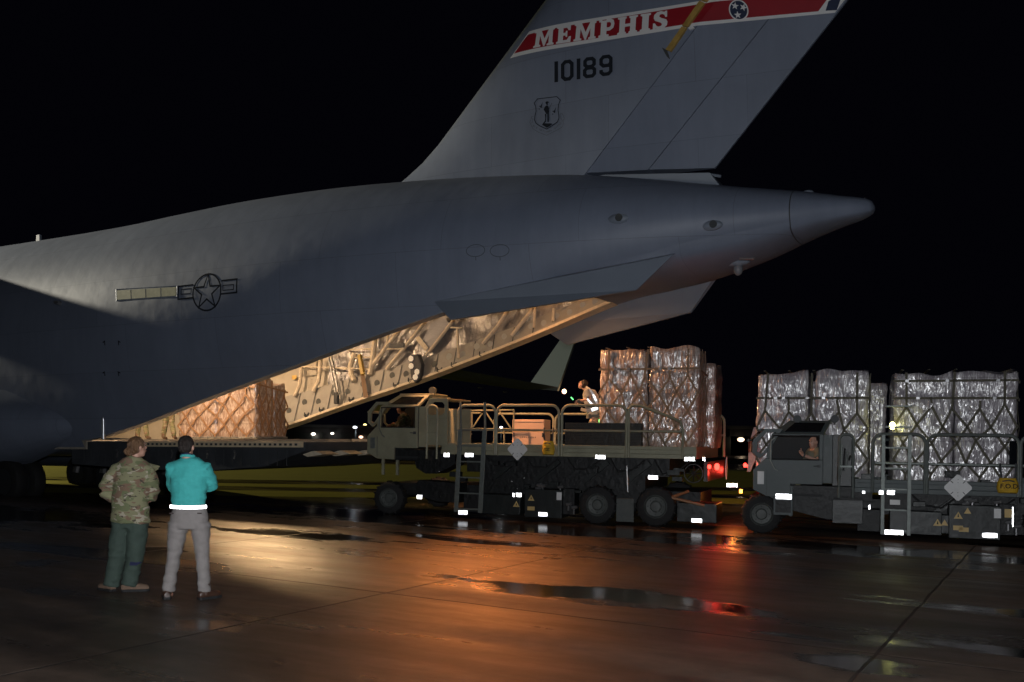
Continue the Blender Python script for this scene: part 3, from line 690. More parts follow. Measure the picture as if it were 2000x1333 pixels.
for px, py in ((1207,428),(1390,441)):
    p = LN(px, py); m = MB(); m.sphere(p, .2, 14, 10, (1.1,.45,.5)); hs = m.build('sensor_housing', M_SKIN2, FUS, smooth=True)
    m = MB(); m.tube([(p.x+.06,p.y-.1,p.z),(p.x+.06,p.y-.125,p.z)], .075, 12); m.build('sensor_window', M_DKGREY, hs)
for px in (929,976):
    p = LN(px, 490); r = .2
    drape('round_hatch', stroke([(p.x+r*math.cos(2*math.pi*k/24), p.z+r*.62*math.sin(2*math.pi*k/24)) for k in range(24)], .014, True)+stroke([(p.x,p.z-r*.62),(p.x,p.z-r)], .014), M_MARK2, FUS, nsurf, .006)
mk = []
for px, py, s in ((205,671,1),(232,671,-1),(205,731,1),(232,731,-1)):
    p = LN(px, py); mk += stroke([(p.x-.07*s,p.z+.02),(p.x,p.z+.05),(p.x,p.z-.05)], .03)
drape('corner_marks', mk, M_MARK, FUS, nsurf, .008)
m = MB(); a, z = L(1441,525,AXB-.2); zb = sec(a)[5]; m.sphere((a,AXB-.25,zb+.03),.2,12,8,(1.3,.8,.4)); bl = m.build('beacon_base', M_SKIN2, AC, smooth=True)
m = MB(); m.sphere((a+.02,AXB-.25,zb-.11),.1,10,8,(1,1,1.3)); m.build('beacon_lens', mat('beacon_glass',(.2,.2,.22),.2), bl, smooth=True)
m = MB(); a, z = L(1577,377,AXB); m.sphere((a,AXB,sec(a)[0]),.09,10,6,(1.4,.7,.7)); m.build('top_light', M_SKIN2, AC, smooth=True)
m = MB(); a, z = L(1455,510,AXB-.6); m.tube([(a-.1,AXB-.62,z+.05),(a+.2,AXB-.62,z+.02)], .025, 6); m.build('drain_mast', M_STEEL, AC)
m = MB(); m.sphere(LB(1688,390,18.95),.03,8,6); m.build('tail_light', mat('clear_lens',(.8,.8,.8),.05), CN)

# ---- strakes beside the opening
def strake(s):
    p = [(848,590,16.42),(1315,498,17.45),(1242,567,17.15),(880,625,16.1)]
    pts = [LB(*q) for q in p]; m = MB()
    n_ = Vector((0,-.045,-.02)); vs = []
    inn = [pts[0]+Vector((0,.12,.05)), pts[1]+Vector((0,.12,.05)), pts[2]+Vector((0,.09,0)), pts[3]+Vector((0,.09,0))]
    mir = (lambda v: Vector((v.x, 2*AXB-v.y, v.z))) if s > 0 else (lambda v: v)
    m.add([mir(v) for v in pts+inn], [(0,1,2,3),(4,7,6,5),(0,3,7,4),(3,2,6,7),(2,1,5,6),(0,4,5,1)])
    m.build('ventral_strake', M_SKIN2, AC)
strake(-1); strake(1)

# ---- cargo ramp
RZ = 1.72
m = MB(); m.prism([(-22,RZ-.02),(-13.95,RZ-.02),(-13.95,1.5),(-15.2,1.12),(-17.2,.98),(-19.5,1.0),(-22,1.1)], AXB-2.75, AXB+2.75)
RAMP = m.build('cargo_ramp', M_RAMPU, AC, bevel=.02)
m = MB(); m.box(-21.3,-14.0,AXB-2.7,AXB+2.7,RZ-.018,RZ); m.build('ramp_floor', M_FLOOR, RAMP)
m = MB(); m.box(-19.4,-14.0,AXB-2.83,AXB-2.752,RZ-.14,RZ-.01); rl = m.build('ramp_side_rail', mat('lit_rail_colour',(.75,.62,.42),.5,var=.15,vscale=5), RAMP)  # orange-white light on the rail is put into its colour
m = MB()
for i in range(34): x = -19.3+i*.155; m.box(x,x+.07,AXB-2.838,AXB-2.8305,RZ-.1,RZ-.05)
m.build('rail_slots', M_DKGREY, rl)
for i in range(5):
    b = AXB-2.5+i*.95
    m = MB(); m.prism([(-14.3,1.44),(-13.9,1.5),(-13.62,1.42),(-14.1,1.36)], b, b+.55); m.build('ramp_toe', M_RIB, RAMP)
m = MB()
for i in range(26):
    x = -21.5+i*.28; m.box(x,x+.02,AXB-2.762,AXB-2.7505,1.15,RZ-.2)
m.build('ramp_rivet_lines', M_DKGREY, RAMP)
m = MB()                                 # rollers and rails along the ramp
for b in (17.2,18.1,19.9,20.8):
    m.box(-21.3,-14.1,b-.05,b+.05,RZ,RZ+.05)
m.build('ramp_rollers', M_STEEL, RAMP)
for i, a in enumerate((-18.2,-17.0,-20.2,-16.1)):
    m = MB(); m.tube([(a,AXB-2.765,1.5),(a+.09,AXB-2.82,1.42),(a+.02,AXB-2.79,1.3)], .02, 6); m.build('ramp_hook', M_STEEL, RAMP)
p = LB(202,812,16.0); q = LB(202,858,16.0); m = MB(); m.tube([p,q], .045, 10); sp = m.build('ramp_strut', mat('bright_strut',(.6,.62,.66),.25,metal=.6), AC, smooth=True)
m = MB(); m.sphere(LB(193,815,16.05),.13,12,8,(1,.3,1.3)); m.build('strut_cover', M_SKIN2, sp, smooth=True)

# ---- wings, winglets, gear
def wing(s):
    mir = lambda a, b, z: (a, AXB+s*(b-AXB), z); m = MB(); rr = []
    for b, l, t, z, th in ((AXB+2.0,-36.5,-26.6,7.75,1.1),(AXB+3.6,-35.8,-26.2,7.5,1.0),(AXB+12,-30.6,-24.4,6.0,.62),(AXB+25.3,-22.9,-20.75,4.5,.22)):
        c = t-l; zt = z-max(0, 1.1-(b-AXB)*.05)*(1 if b < AXB+20 else 0); rr.append([mir(l,b,z), mir(l+.06*c,b,z+.42*th), mir(l+.35*c,b,z+.55*th), mir(t,b,zt+.02), mir(l+.5*c,b,z-.32*th), mir(l+.08*c,b,z-.4*th)])
    m.loft(rr, caps=True); wg = m.build('wing', M_SKIN, AC, smooth=True)
    if s > 0:
        q = [LB(1030,759,44.4), LB(1090,764,44.4), LB(1128,655,44.9), LB(1102,655,44.9)]
    else:
        q = [LB(1030,759,44.4), LB(1090,764,44.4), LB(1128,655,44.9), LB(1102,655,44.9)]
        q = [Vector((v.x, 2*AXB-v.y, v.z)) for v in q]
    mm = MB(); d = Vector((0,.1,0)); mm.add([v-d for v in q]+[v+d for v in q], [(0,1,2,3),(7,6,5,4),(0,4,5,1),(1,5,6,2),(2,6,7,3),(3,7,4,0)]); mm.build('winglet', M_WINGLET, wg)
    if s > 0:
        mm = MB(); mm.sphere(LB(1102,765,44.4),.13,8,6); mm.build('wing_tip_light', mat('tip_glow',(1,.8,.6),.4,emit=(1,.6,.35),estr=5), wg)
        for x, y in ((938,760),(987,768)):
            mm = MB(); mm.sphere(LB(x,y-2,40),.05,6,4,(3,1,.5)); mm.build('flap_fairing_tip', M_STEEL, wg)
wing(1); wing(-1)
for s in (-1, 1):
    m = MB(); rr = []
    for a, k in ((-41,.05),(-40,.5),(-37,.85),(-33,1),(-27,1),(-24,.8),(-22,.35),(-21,.05)):
        rr.append([(a, AXB+s*(2.6+(1.75*k)*max(0,math.cos(t))), 2.15+1.35*k*math.sin(t)) for t in arange(-math.pi/2, math.pi/2, 12)])
    m.loft(rr, closed_ring=False); m.build('gear_fairing', M_SKIN, AC, smooth=True)
m_t = [(1.0, 0)]
for s in (-1, 1):
    for a in (-28.6,-27.2,-25.6,-24.2):
        for db in (0,.55):
            b = AXB+s*(2.5+db); r = .6
            prof = [(-.2,r*.62),(-.2,r*.8),(-.16,r*.95),(-.08,r),(.08,r),(.16,r*.95),(.2,r*.8),(.2,r*.62)]
            m = MB(); m.loft([[(a+q[1]*math.cos(2*math.pi*k/24), b+q[0], .6+q[1]*math.sin(2*math.pi*k/24)) for k in range(24)] for q in prof]); ty = m.build('gear_wheel', M_RUBBER, AC, smooth=True)
            m = MB(); m.tube([(a,b-.14,.6),(a,b+.14,.6)], r*.62, 18); m.build('wheel_hub', M_HUB, ty)
    m = MB()
    for a in (-28.6,-27.2,-25.6,-24.2): m.tube([(a,AXB+s*2.3,.6),(a+.1,AXB+s*2.5,1.6)], .12, 8)
    m.build('gear_struts', M_STEEL, AC)
    m = MB(); m.prism([(-27.2,1.3),(-24.4,1.35),(-24.8,.75),(-25.2,.55),(-25.9,.68),(-27,.7)], AXB+s*3.3-.02, AXB+s*3.3+.02); m.build('gear_door', M_SKIN, AC)

# ================================================================ cargo loaders
M_WARMVEH = mat('warm_lit_vehicle_paint', (.27,.26,.18), .5, var=.18, vscale=2.5, bump=.15, bscale=6, rvar=.1)  # the other loader's green with warm bay light put into the colour
M_OLIVE = mat('green_grey_vehicle_paint', (.08,.098,.1), .55, var=.15, vscale=2.5, bump=.15, bscale=6, rvar=.1)
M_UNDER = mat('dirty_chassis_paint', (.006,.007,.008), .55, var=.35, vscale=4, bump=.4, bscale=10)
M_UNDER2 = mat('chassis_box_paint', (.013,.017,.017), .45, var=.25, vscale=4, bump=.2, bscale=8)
M_TYRE = mat('tyre_rubber', (.014,.014,.015), .8, bump=.4, bscale=25)
M_RIM = mat('wheel_rim_paint', (.08,.088,.084), .55, var=.2, vscale=8)
M_ALU = mat('dull_aluminium', (.17,.19,.18), .5, metal=.4, var=.15, vscale=10)
M_REFL = mat('prismatic_reflector', (1,1,1), .33, metal=1.0)
M_PLAC = mat('white_placard_paint', (.75,.75,.75), .5, var=.06, vscale=8)
M_YBAG = mat('yellow_bag_cloth', (.55,.33,.02), .7, var=.2, vscale=9, bump=.5, bscale=12)
M_ORG = mat('peach_cabinet_paint', (.62,.42,.32), .5, var=.06, vscale=3)
M_REDL = mat('red_tail_lamp_glow', (.6,.02,.01), .3, emit=(1,.03,.02), estr=9)
M_AMBL = mat('amber_lamp_glow', (.8,.3,.05), .3, emit=(1,.3,.04), estr=9)
M_YELL = mat('yellow_work_lamp_glow', (.9,.9,.3), .3, emit=(.95,.95,.3), estr=14)
M_SIGNY = mat('yellow_triangle_sign', (.6,.42,.16), .5)
M_DGL = mat('cab_window_glass', (.9,.95,.95), .03, trans=1.0)
def reflector(c, w_, h, off, parent, frame_th, name='reflector', ax=(1,0,0)):
    # strip of small prism facets, each turned to throw the light back the way it came
    c = Vector(c)+Vector(off); wp = (tw if frame_th == T2H else wld)(c.x, c.y, c.z)
    to = (Vector((0.02,-.03,H+.1))-wp).normalized()
    ct, s_ = math.cos(frame_th), math.sin(frame_th)
    tl = Vector((ct*to.x-s_*to.y, s_*to.x+ct*to.y, to.z))       # in the local frame
    n = max(3, int(w_/.04)); m = MB(); st = w_/n
    k = -tl.x/tl.y; kz = -tl.z/tl.y
    for i in range(n):
        x0 = c.x-w_/2+i*st; x1 = x0+st*.97
        f = lambda x, z: c.y-.02-.0+(x-x0-st/2)*k*(-1)*-1+(z-c.z)*kz
        vs = [(x0,f(x0,c.z-h/2),c.z-h/2),(x1,f(x1,c.z-h/2),c.z-h/2),(x1,f(x1,c.z+h/2),c.z+h/2),(x0,f(x0,c.z+h/2),c.z+h/2)]
        bk = [(v[0], c.y+.004, v[2]) for v in vs]
        m.add(vs+bk, [(0,1,2,3),(4,7,6,5),(0,4,5,1),(1,5,6,2),(2,6,7,3),(3,7,4,0)])
    return m.build(name, M_REFL, parent)
def rr_loop(x0, x1, z0, z1, b, r=.13, n=5):        # tube loop with rounded top corners
    pts = [(x0,b,z0)]
    pts += [(x0+r-r*math.cos(t), b, z1-r+r*math.sin(t)) for t in arange(0, math.pi/2, n)]
    pts += [(x1-r+r*math.sin(t), b, z1-r+r*math.cos(t)) for t in arange(0, math.pi/2, n)]
    return pts+[(x1,b,z0)]
def loader(label, bn, dd, dz, dc, paint, second):
    DX = Vector((dd, bn-18.95, dz)); CX = Vector((dc, bn-18.95, 0))
    TR = thing('cargo_loader', label, 'cargo loader truck', (-6.5+dc, bn+1.6, 0), 'military cargo loaders in a queue', 'T')
    def mk(name, m, mt, parent=None, off=DX, **k):
        for v in m.v: v += off
        return m.build(name, mt, parent or TR, **k)
    T = lambda px, py, b=18.95: LT(px, py, b)
    P5 = lambda x, y, b=18.95: LT(700+x/4.4425, 740+y/4.4425, b)
    N = 18.95; cw = 1.02 if second else 1.4
    # --- cab
    sill, head = 2.02, 2.46
    A = [p2(P5(*q)) for q in ((160,692),(75,642),(75,500),(190,330),(225,235),(510,235),(575,600),(310,600),(310,700))]
    xs0, xs1 = P5(200,250).x, P5(492,250).x; zw0, zw1 = P5(300,422).z, P5(300,250).z
    xb0, zb0 = p2(P5(160,692)); xf, zf = p2(P5(75,642)); _, zf2 = p2(P5(75,500)); xe = P5(515,235).x; zt = P5(300,236).z; zl = P5(400,602).z
    m = MB()
    m.prism([(xb0,zb0),(xf,zf),(xf,zf2),(xs0-.12,zw0+.02),(xs0,zw0),(xs1,zw0),(xe,zw0),(xe,zl),(P5(310,600).x,zl),(P5(310,700).x,zb0-.02)], N, N+.06)
    m.prism([(xs0-.12,zw0+.021),(xs0,zw0+.001),(xs0,zw1),(xs0+.04,zt),(xs0-.02,zt)], N, N+.06)
    m.prism([(xs1,zw0+.001),(xe,zw0+.001),(xe,zt),(xs1,zt)], N, N+.06)
    m.prism([(xs0+.0,zw1),(xs1-.001,zw1),(xs1-.001,zt),(xs0+.04,zt)], N, N+.06)
    body = mk('cab', m, paint, bevel=.008)
    mtop = MB(); x0, x1 = xs0-.02, P5(600,130).x; zr = P5(400,135).z
    mtop.add([(xs0,N,zt),(xe,N,zt),(x1-.1,N+.34,zr),(P5(300,135).x,N+.34,zr),(xs0,N+.05,zt-.03),(xe,N+.05,zt-.03),(x1-.1,N+.36,zr-.03),(P5(300,135).x,N+.36,zr-.03)], [(0,1,2,3),(4,7,6,5),(0,4,5,1),(1,5,6,2),(2,6,7,3),(3,7,4,0)])
    mtop.box(P5(300,135).x, x1-.1, N+.34, N+cw+.1, zr-.05, zr)
    mk('cab_roof', mtop, paint, body)
    u = lambda s, t: Vector((xs0,N,zt)).lerp(Vector((xe,N,zt)),s).lerp(Vector((P5(300,135).x,N+.34,zr)).lerp(Vector((x1-.1,N+.34,zr)),s),t)+Vector((0,-.012,.01))
    m = MB(); m.add([u(.2,.12),u(.93,.12),u(.9,.8),u(.2,.8)], [(0,1,2,3)]); mk('roof_window', m, M_GLASSDK, body)
    m = MB()   # rest of the shell: far wall, floor, back
    m.prism([(xb0,zb0),(xf,zf),(xf,zf2),(xs0-.12,zw0),(xs0-.1,zt),(xe,zt),(xe,zl),(xb0+.3,zl)], N+cw, N+cw+.05)
    m.box(xb0, xe, N+.061, N+cw-.001, zb0+.02, zb0+.06); m.box(xe-.05, xe-.003, N+.061, N+cw-.001, zl, zt-.01)
    m.box(xb0+.3,xe-.5,N+.3,N+1.1,zb0+.06,zw0-.45)
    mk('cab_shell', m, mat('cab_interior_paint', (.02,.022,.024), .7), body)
    m = MB(); m.add([(xf,N+.02,zf),(xf,N+cw,zf),(xf,N+cw,zf2),(xf,N+.02,zf2)], [(0,1,2,3)]); m.add([(xf,N+.02,zf2),(xf,N+cw,zf2),(xs0-.12,N+cw,zw0),(xs0-.12,N+.02,zw0)], [(0,1,2,3)]); mk('cab_front', m, paint, body)
    if not second:
        m = MB(); m.add([(xs0,N+.035,zw0),(xs1,N+.035,zw0),(xs1,N+.035,zw1),(xs0,N+.035,zw1)], [(0,1,2,3)]); mk('side_window', m, M_DGL, body)
    m = MB(); m.tube([(xs0,N-.004,zw0),(xs1,N-.004,zw0),(xs1,N-.004,zw1),(xs0,N-.004,zw1)], .016, 6, closed=True); mk('window_seal', m, M_RUBBER, body)
    m = MB(); pts = [P5(*q, b=N+.25) for q in ((112,415),(85,375),(85,290),(160,210),(275,205))]; m.frame([(P5(*q).x, P5(*q).z) for q in ((118,418),(78,380),(78,286),(150,201),(262,201),(240,240),(190,330),(152,385))], [(P5(*q).x, P5(*q).z) for q in ((124,384),(101,366),(104,298),(160,226),(222,223),(214,246),(174,322),(140,372))], N+.02, N+.09)
    m.tube([pts[0]+Vector((.02,.9,0)),pts[1]+Vector((0,.9,0)),pts[2]+Vector((0,.9,0)),pts[3]+Vector((0,.9,0))], .03, 6); m.tube([pts[2],pts[2]+Vector((0,.9,0))], .025, 6); m.tube([pts[3],pts[3]+Vector((0,.9,0))], .025, 6)
    wf = mk('windscreen_frame', m, paint, body)
    m = MB(); m.add([pts[1], pts[1]+Vector((0,.9,0)), pts[2]+Vector((0,.9,0)), pts[2]], [(0,1,2,3)]); m.add([pts[2], pts[2]+Vector((0,.9,0)), pts[3]+Vector((0,.9,0)), pts[3]], [(0,1,2,3)]); mk('windscreen', m, M_DGL, wf)
    m = MB(); a_, b_ = P5(105,510), P5(145,605); m.box(a_.x,b_.x,N-.012,N-.002,b_.z,a_.z); mk('side_vent', m, M_PLAC if second else M_ALU, body, bevel=.006)
    m = MB(); m.tube([P5(*q, b=N-.05) for q in ((205,265),(182,290),(180,430),(205,490),(225,505))], .014, 6); mk('grab_handle', m, M_ALU, body)
    m = MB(); q = P5(490,470); m.box(q.x-.03,q.x+.03,N-.03,N-.002,q.z-.03,q.z+.03); m.tube([(q.x,N-.04,q.z),(q.x-.1,N-.04,q.z)], .01, 6); mk('door_handle', m, M_DKGREY, body)
    m = MB(); x = P5(163,600).x
    m.box(x-.006,x+.004,N-.003,N-.0005,zb0+.03,zf2); m.box(xs1+.075,xs1+.085,N-.003,N-.0005,zl+.02,zt-.02); mk('door_seam', m, M_DKGREY, body)
    # rear cab section with rounded window
    x0, x1 = P5(578,0).x, P5(778,0).x; z0, z1 = P5(600,575).z, P5(700,168).z
    cc = .1; O = [(x0+.0,z0),(x1,z0),(x1,z1),(x0+.28,z1+.03),(x0+.12,z1),(x0,z1-.2)]
    m = MB(); w0, w1, q0, q1 = x0+.06, x1-.08, z0+.68, z1-.09
    I = [(w0,q0+.06),(w0+.06,q0),(w1-.06,q0),(w1,q0+.06),(w1,q1-.06),(w1-.06,q1),(w0+.16,q1),(w0,q1-.2)]
    Oo = [(x0,q0-.03),(x0+.001,q0-.1),(x1-.001,q0-.1),(x1,q0-.03),(x1,z1-.02),(x1-.02,z1),(x0+.12,z1),(x0,z1-.2)]
    m.frame(Oo, I, N, N+.05); m.prism([(x0,z0),(x1,z0),(x1,q0-.101),(x0,q0-.101)], N, N+.05); m.box(x0,x1,N+cw-.05,N+cw,z0,z1-.2); m.box(x0+.1,x1,N+.05,N+cw-.05,z1-.04,z1-.005)
    if not second: rc = mk('rear_cab', m, paint, bevel=.006)
    else:
        m = MB(); m.box(x0,x0+.35,N+.1,N+1.0,z0-.1,z1-.18); rc = mk('rear_cab', m, M_UNDER2, bevel=.01)
        for i in range(5):
            m = MB(); m.tube([(x0+.1+i*.05,N+.08,z0+.1*i),(x0+.12+i*.05,N+.02,z1-.3-i*.07)], .018, 6); mk('hose', m, M_ALU if i % 2 else M_RUBBER, rc)
    m = MB(); m.box(P5(515,0).x+.002, x0-.002, N+.08, N+cw, z0-.05, P5(0,240).z); mk('cab_pillar', m, paint)
    m = MB(); m.tube(rr_loop(P5(622,0).x, P5(708,0).x, P5(0,680).z, P5(0,235).z, N-.12, .1), .026, 8)
    for zz_ in (.55,.8,1.0): pass
    m.bar((P5(622,0).x,N-.12,P5(0,460).z),(P5(708,0).x,N-.12,P5(0,460).z),.02); mk('hoop_handrail', m, M_ALU if second else paint, smooth=True)
    if second:   # round headlamps on the roof
        for px in (1556,1630):
            q = LT(px,816,18.5)-DX; m = MB(); m.tube([(q.x,N+.3,q.z-.02),(q.x,N+.24,q.z-.02)], .075, 14); m.tube([(q.x,N+.27,q.z-.03),(q.x,N+.27,q.z-.13)], .015, 6); mk('roof_lamp', m, M_DKGREY, body, smooth=True)
    else:
        q = P5(650,105, N+.5); m = MB(); m.tube([(q.x,q.y,q.z),(q.x,q.y-.07,q.z)], .085, 14); m.tube([(q.x-.02,q.y,q.z-.05),(q.x-.05,q.y,q.z-.2)], .015, 6); mk('roof_lamp', m, M_RIM, body, smooth=True)
        m = MB(); m.box(P5(290,0).x,P5(590,0).x,N+.4,N+1.2,zr+.002,zr+.035); mk('roof_hatch', m, paint, body, bevel=.01)
    # --- cab underframe
    m = MB(); m.box(P5(312,0).x, P5(830,0).x, N+.1, N+1.3, P5(0,700).z, P5(0,605).z-.003)
    m.prism([p2(P5(400,700)),p2(P5(800,700)),p2(P5(740,760)),p2(P5(600,830)),p2(P5(500,830)),p2(P5(420,780))], N+.5, N+1.1)
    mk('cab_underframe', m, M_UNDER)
    for x in (195,320):
        m = MB(); m.box(P5(x,0).x-.03,P5(x,0).x+.03,N+.15,N+.2,P5(0,830).z,P5(0,690).z); mk('cab_stand', m, paint)
    # --- deck
    m = MB(); a0, a1 = P5(720,0).x, LT(1372,0,N).x
    zt_, zb_ = 1.66, 1.41
    m.box(a0,a1,N+.02,N+.1,zt_-.07,zt_); m.box(a0,a1,N+.06,N+.1,zb_+.09,zt_-.071); m.box(a0,a1,N+.02,N+.1,zb_,zb_+.089)
    m.box(a0,a1,N+3.3,N+3.38,zb_,zt_); m.box(a0,a0+.08,N+.101,N+3.299,zb_,zt_); m.box(a1-.08,a1,N+.101,N+3.299,zb_,zt_)
    fr = mk('deck_frame', m, paint, bevel=.006)
    m = MB(); m.box(a0+.09,a1-.09,N+.11,N+.95,1.5,1.54); mk('catwalk', m, M_ALU, fr)
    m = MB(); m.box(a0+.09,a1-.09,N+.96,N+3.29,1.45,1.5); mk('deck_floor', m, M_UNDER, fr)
    for i in range(24):
        x = a0+.25+i*(a1-a0-.5)/23; m = MB(); m.tube([(x,N+1.0,1.54),(x,N+3.2,1.54)], .035, 8); mk('deck_roller', m, M_STEEL, fr)
    m = MB(); m.box(-8.1,-3.5,N+.35,N+3.0,1.02,1.4); m.box(-7.7,-4,N+.3,N+2.9,.72,1.02); mk('scissor_frame', m, M_UNDER)
    for i, q in enumerate((-7.4,-6.4,-5.3,-4.4)):
        m = MB(); m.tube([(q,N+.29,.9),(q+.5,N+.29,1.3)], .07, 4, sq=True); m.tube([(q+.2,N+.3,1.2),(q+.2,N+.22,1.2)], .035, 8); mk('scissor_arm', m, M_UNDER2)
    for i in range(5):                # hydraulic hoses under the deck
        q = -7.6+i*.95; m = MB(); m.tube([(q,N+.25,1.38),(q+.18,N+.2,1.2-.03*i),(q+.5,N+.2,1.16),(q+.75,N+.25,1.36)], .02, 6); mk('hydraulic_hose', m, M_RUBBER)
    # --- rails
    rx = [(-8.18,-7.29),(-7.26,-5.83),(-5.76,-4.35)]
    if second: rx = [(.45-dd,1.35-dd),(1.38-dd,2.87-dd),(2.9-dd,4.3-dd)]
    for x0, x1 in rx:
        m = MB(); m.tube(rr_loop(x0,x1,1.42,2.51,N-.01,.17), .03, 8); m.tube([(x0+.03,N-.01,1.97),(x1-.03,N-.01,1.97)], .024, 6); mk('guard_rail', m, M_ALU if second else paint, smooth=True)
    if not second:
        m = MB(); pts = [(-4.3,N-.01,1.42),(-4.3,N-.01,2.45),(-4.24,N-.01,2.51),(-4.05,N-.01,2.5),(-3.4,N-.01,2.26),(-3.22,N-.01,2.17),(-3.17,N-.01,2.0),(-3.17,N-.01,1.42)]; m.tube(pts, .03, 8); m.tube([(-4.27,N-.01,1.97),(-3.2,N-.01,1.97)], .024, 6); mk('guard_rail', m, paint, smooth=True)
    # far side rails
    for x0, x1 in ((-8.6,-7.0),(-6.95,-5.5),(-5.45,-4.1),(-4.05,-2.75)):
        m = MB(); m.tube(rr_loop(x0,x1,1.42,2.42,N+3.34,.17), .03, 8); m.tube([(x0+.03,N+3.34,1.93),(x1-.03,N+3.34,1.93)], .024, 6); mk('guard_rail', m, paint, smooth=True)
    if not second:                    # braced front gate of the deck
        m = MB(); G = lambda x, y: LT(700+x/4.4425, 740+y/4.4425, 20.6)
        for p, q in (((793,575),(793,435)),((793,435),(850,280)),((850,280),(1350,272)),((1350,272),(1345,435)),((793,435),(1330,437)),((890,300),(985,435)),((985,300),(985,435)),((1075,300),(985,435)),((1100,285),(1190,415)),((1225,285),(1325,435)),((1265,437),(1265,590)),((793,480),(985,480)),((900,300),(1060,298))):
            m.tube([G(*p), G(*q)], .02, 6)
        mk('braced_gate', m, paint)
    # --- ladder
    lo = Vector((.45 if not second else .63-dd+8.24, 0, 0)); x0, x1 = -8.2, -7.62
    if second: x0, x1 = .63-dd, 1.08-dd; 
    z0 = .13 if not second else .1-dz
    lx = (0, .12) if not second else (0, 0)
    for x in (x0, x1):
        m = MB(); m.prism([(x-.02,z0),(x+.08,z0),(x+.16,1.98),(x+.06,1.98)], N-.1, N-.06) if not second else m.box(x-.035,x+.03,N-.12,N-.05,z0,2.5)
        if not second: m.tube([(x+.12,N-.08,1.98),(x+.1,N-.08,2.58)], .028, 6)
        mk('ladder_rail', m, M_ALU, bevel=.004)
    nr = 6 if not second else 7
    for i in range(nr):
        z = z0+.06+(1.75 if not second else 2.3)*i/(nr-1); m = MB(); m.box(x0+.03,x1+.03,N-.11,N-.03,z,z+.03); mk('ladder_rung', m, M_ALU)
    # --- chassis: wheels
    def wheel(a, b, r, turn=0.0, wb=.3):
        prof = [(-wb/2,r*.6),(-wb/2,r*.82),(-wb*.42,r*.95),(-wb*.25,r),(wb*.25,r),(wb*.42,r*.95),(wb/2,r*.82),(wb/2,r*.6)]
        m = MB(); rot = Matrix.Rotation(turn, 3, 'Z'); c = Vector((a,b+wb/2,r))
        m.loft([[c+rot@Vector((q[1]*math.cos(2*math.pi*k/32), q[0], q[1]*math.sin(2*math.pi*k/32))) for k in range(32)] for q in prof])
        for k in range(32):
            t = 2*math.pi*(k+.5)/32; e = rot@Vector((math.cos(t)*r*1.0, 0, math.sin(t)*r*1.0)); 
            if k % 2 == 0: m.tube([c+e+rot@Vector((0,-wb*.4,0)), c+e+rot@Vector((0,wb*.4,0))], .022, 4)
        ty = mk('wheel', m, M_TYRE, off=CX, smooth=True)
        m = MB(); ctr = lambda y, rad: [c+rot@Vector((rad*math.cos(2*math.pi*k/28), y, rad*math.sin(2*math.pi*k/28))) for k in range(28)]
        m.loft([ctr(-wb*.47,r*.6),ctr(-wb*.5,r*.56),ctr(-wb*.34,r*.5),ctr(-wb*.3,r*.3),ctr(-wb*.42,r*.24),ctr(-wb*.44,r*.1),ctr(-wb*.44,.004)])
        rm = mk('rim', m, M_RIM, ty, off=CX, smooth=True)
        m = MB()
        for k in range(8):
            t = 2*math.pi*k/8; e = c+rot@Vector((math.cos(t)*r*.4,-wb*.33,math.sin(t)*r*.4)); m.tube([e, e+rot@Vector((0,-.02,0))], .012, 6)
        mk('wheel_nuts', m, M_UNDER, rm, off=CX)
    RW = .375
    wheel(-9.92, N, RW, R(8) if second else R(4)); wheel(-9.92, N+2.7, RW, R(4))
    wheel(-4.97, N, .4); wheel(-4.97, N+2.7, .4)
    wheel(-3.72, N, .41); wheel(-3.72, N+2.7, .41)
    m = MB(); m.box(-10.2,-2.9,N+.7,N+2.4,.42,.7)
    for a in (-9.92,-4.97,-3.72): m.tube([(a,N+.25,.38),(a,N+2.8,.38)], .06, 8)
    m.prism([(-9.5,.5),(-8.7,.32),(-8.2,.32),(-8.2,.75),(-9.2,.8)], N+.15, N+.6)
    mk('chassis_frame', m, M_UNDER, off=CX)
    def boxp(name, px0, px1, py0, py1, b, dep, mt=M_UNDER2, parent=None, bev=.01):
        p, q = LT(px0,py1,b), LT(px1,py0,b); mm = MB(); mm.box(p.x,q.x,b,b+dep,p.z,q.z); return mk(name, mm, mt, parent, off=CX, bevel=bev)
    b1 = boxp('equipment_box', 942, 1016, 968, 1003, N+.05, .5); b2 = boxp('equipment_box', 1024, 1097, 958, 1010, N+.02, .6)
    b3 = boxp('equipment_box', 1099, 1122, 955, 1005, N+.15, .4, M_UNDER)
    boxp('equipment_box', 905, 938, 965, 1000, N+.3, .4, M_UNDER)
    boxp('mud_flap', 1203, 1238, 975, 1019, N+.1, .03, M_RIM); boxp('rear_block', 1322, 1400, 985, 1019, N+.05, .9, M_UNDER2)
    for px, py, par in ((1008,986,b1),(1037,974,b2)):
        c = LT(px,py,N); mm = MB(); s_ = .075; mm.prism([(c.x-s_,c.z-.05),(c.x+s_,c.z-.05),(c.x,c.z+.08)], N+.012, N+.016); mk('warning_triangle', mm, M_SIGNY, par, off=CX)
        mm = MB(); mm.prism([(c.x-.014,c.z-.02),(c.x+.014,c.z-.02),(c.x+.003,c.z+.04),(c.x-.003,c.z+.04)], N+.0095, N+.0115); mk('warning_mark', mm, M_MARK, par, off=CX)
    boxp('plate', 1030, 1044, 990, 997, N+.008, .006, M_SIGNY, b2, 0); boxp('plate', 1087, 1097, 962, 977, N+.008, .006, M_PLAC, b2, 0)
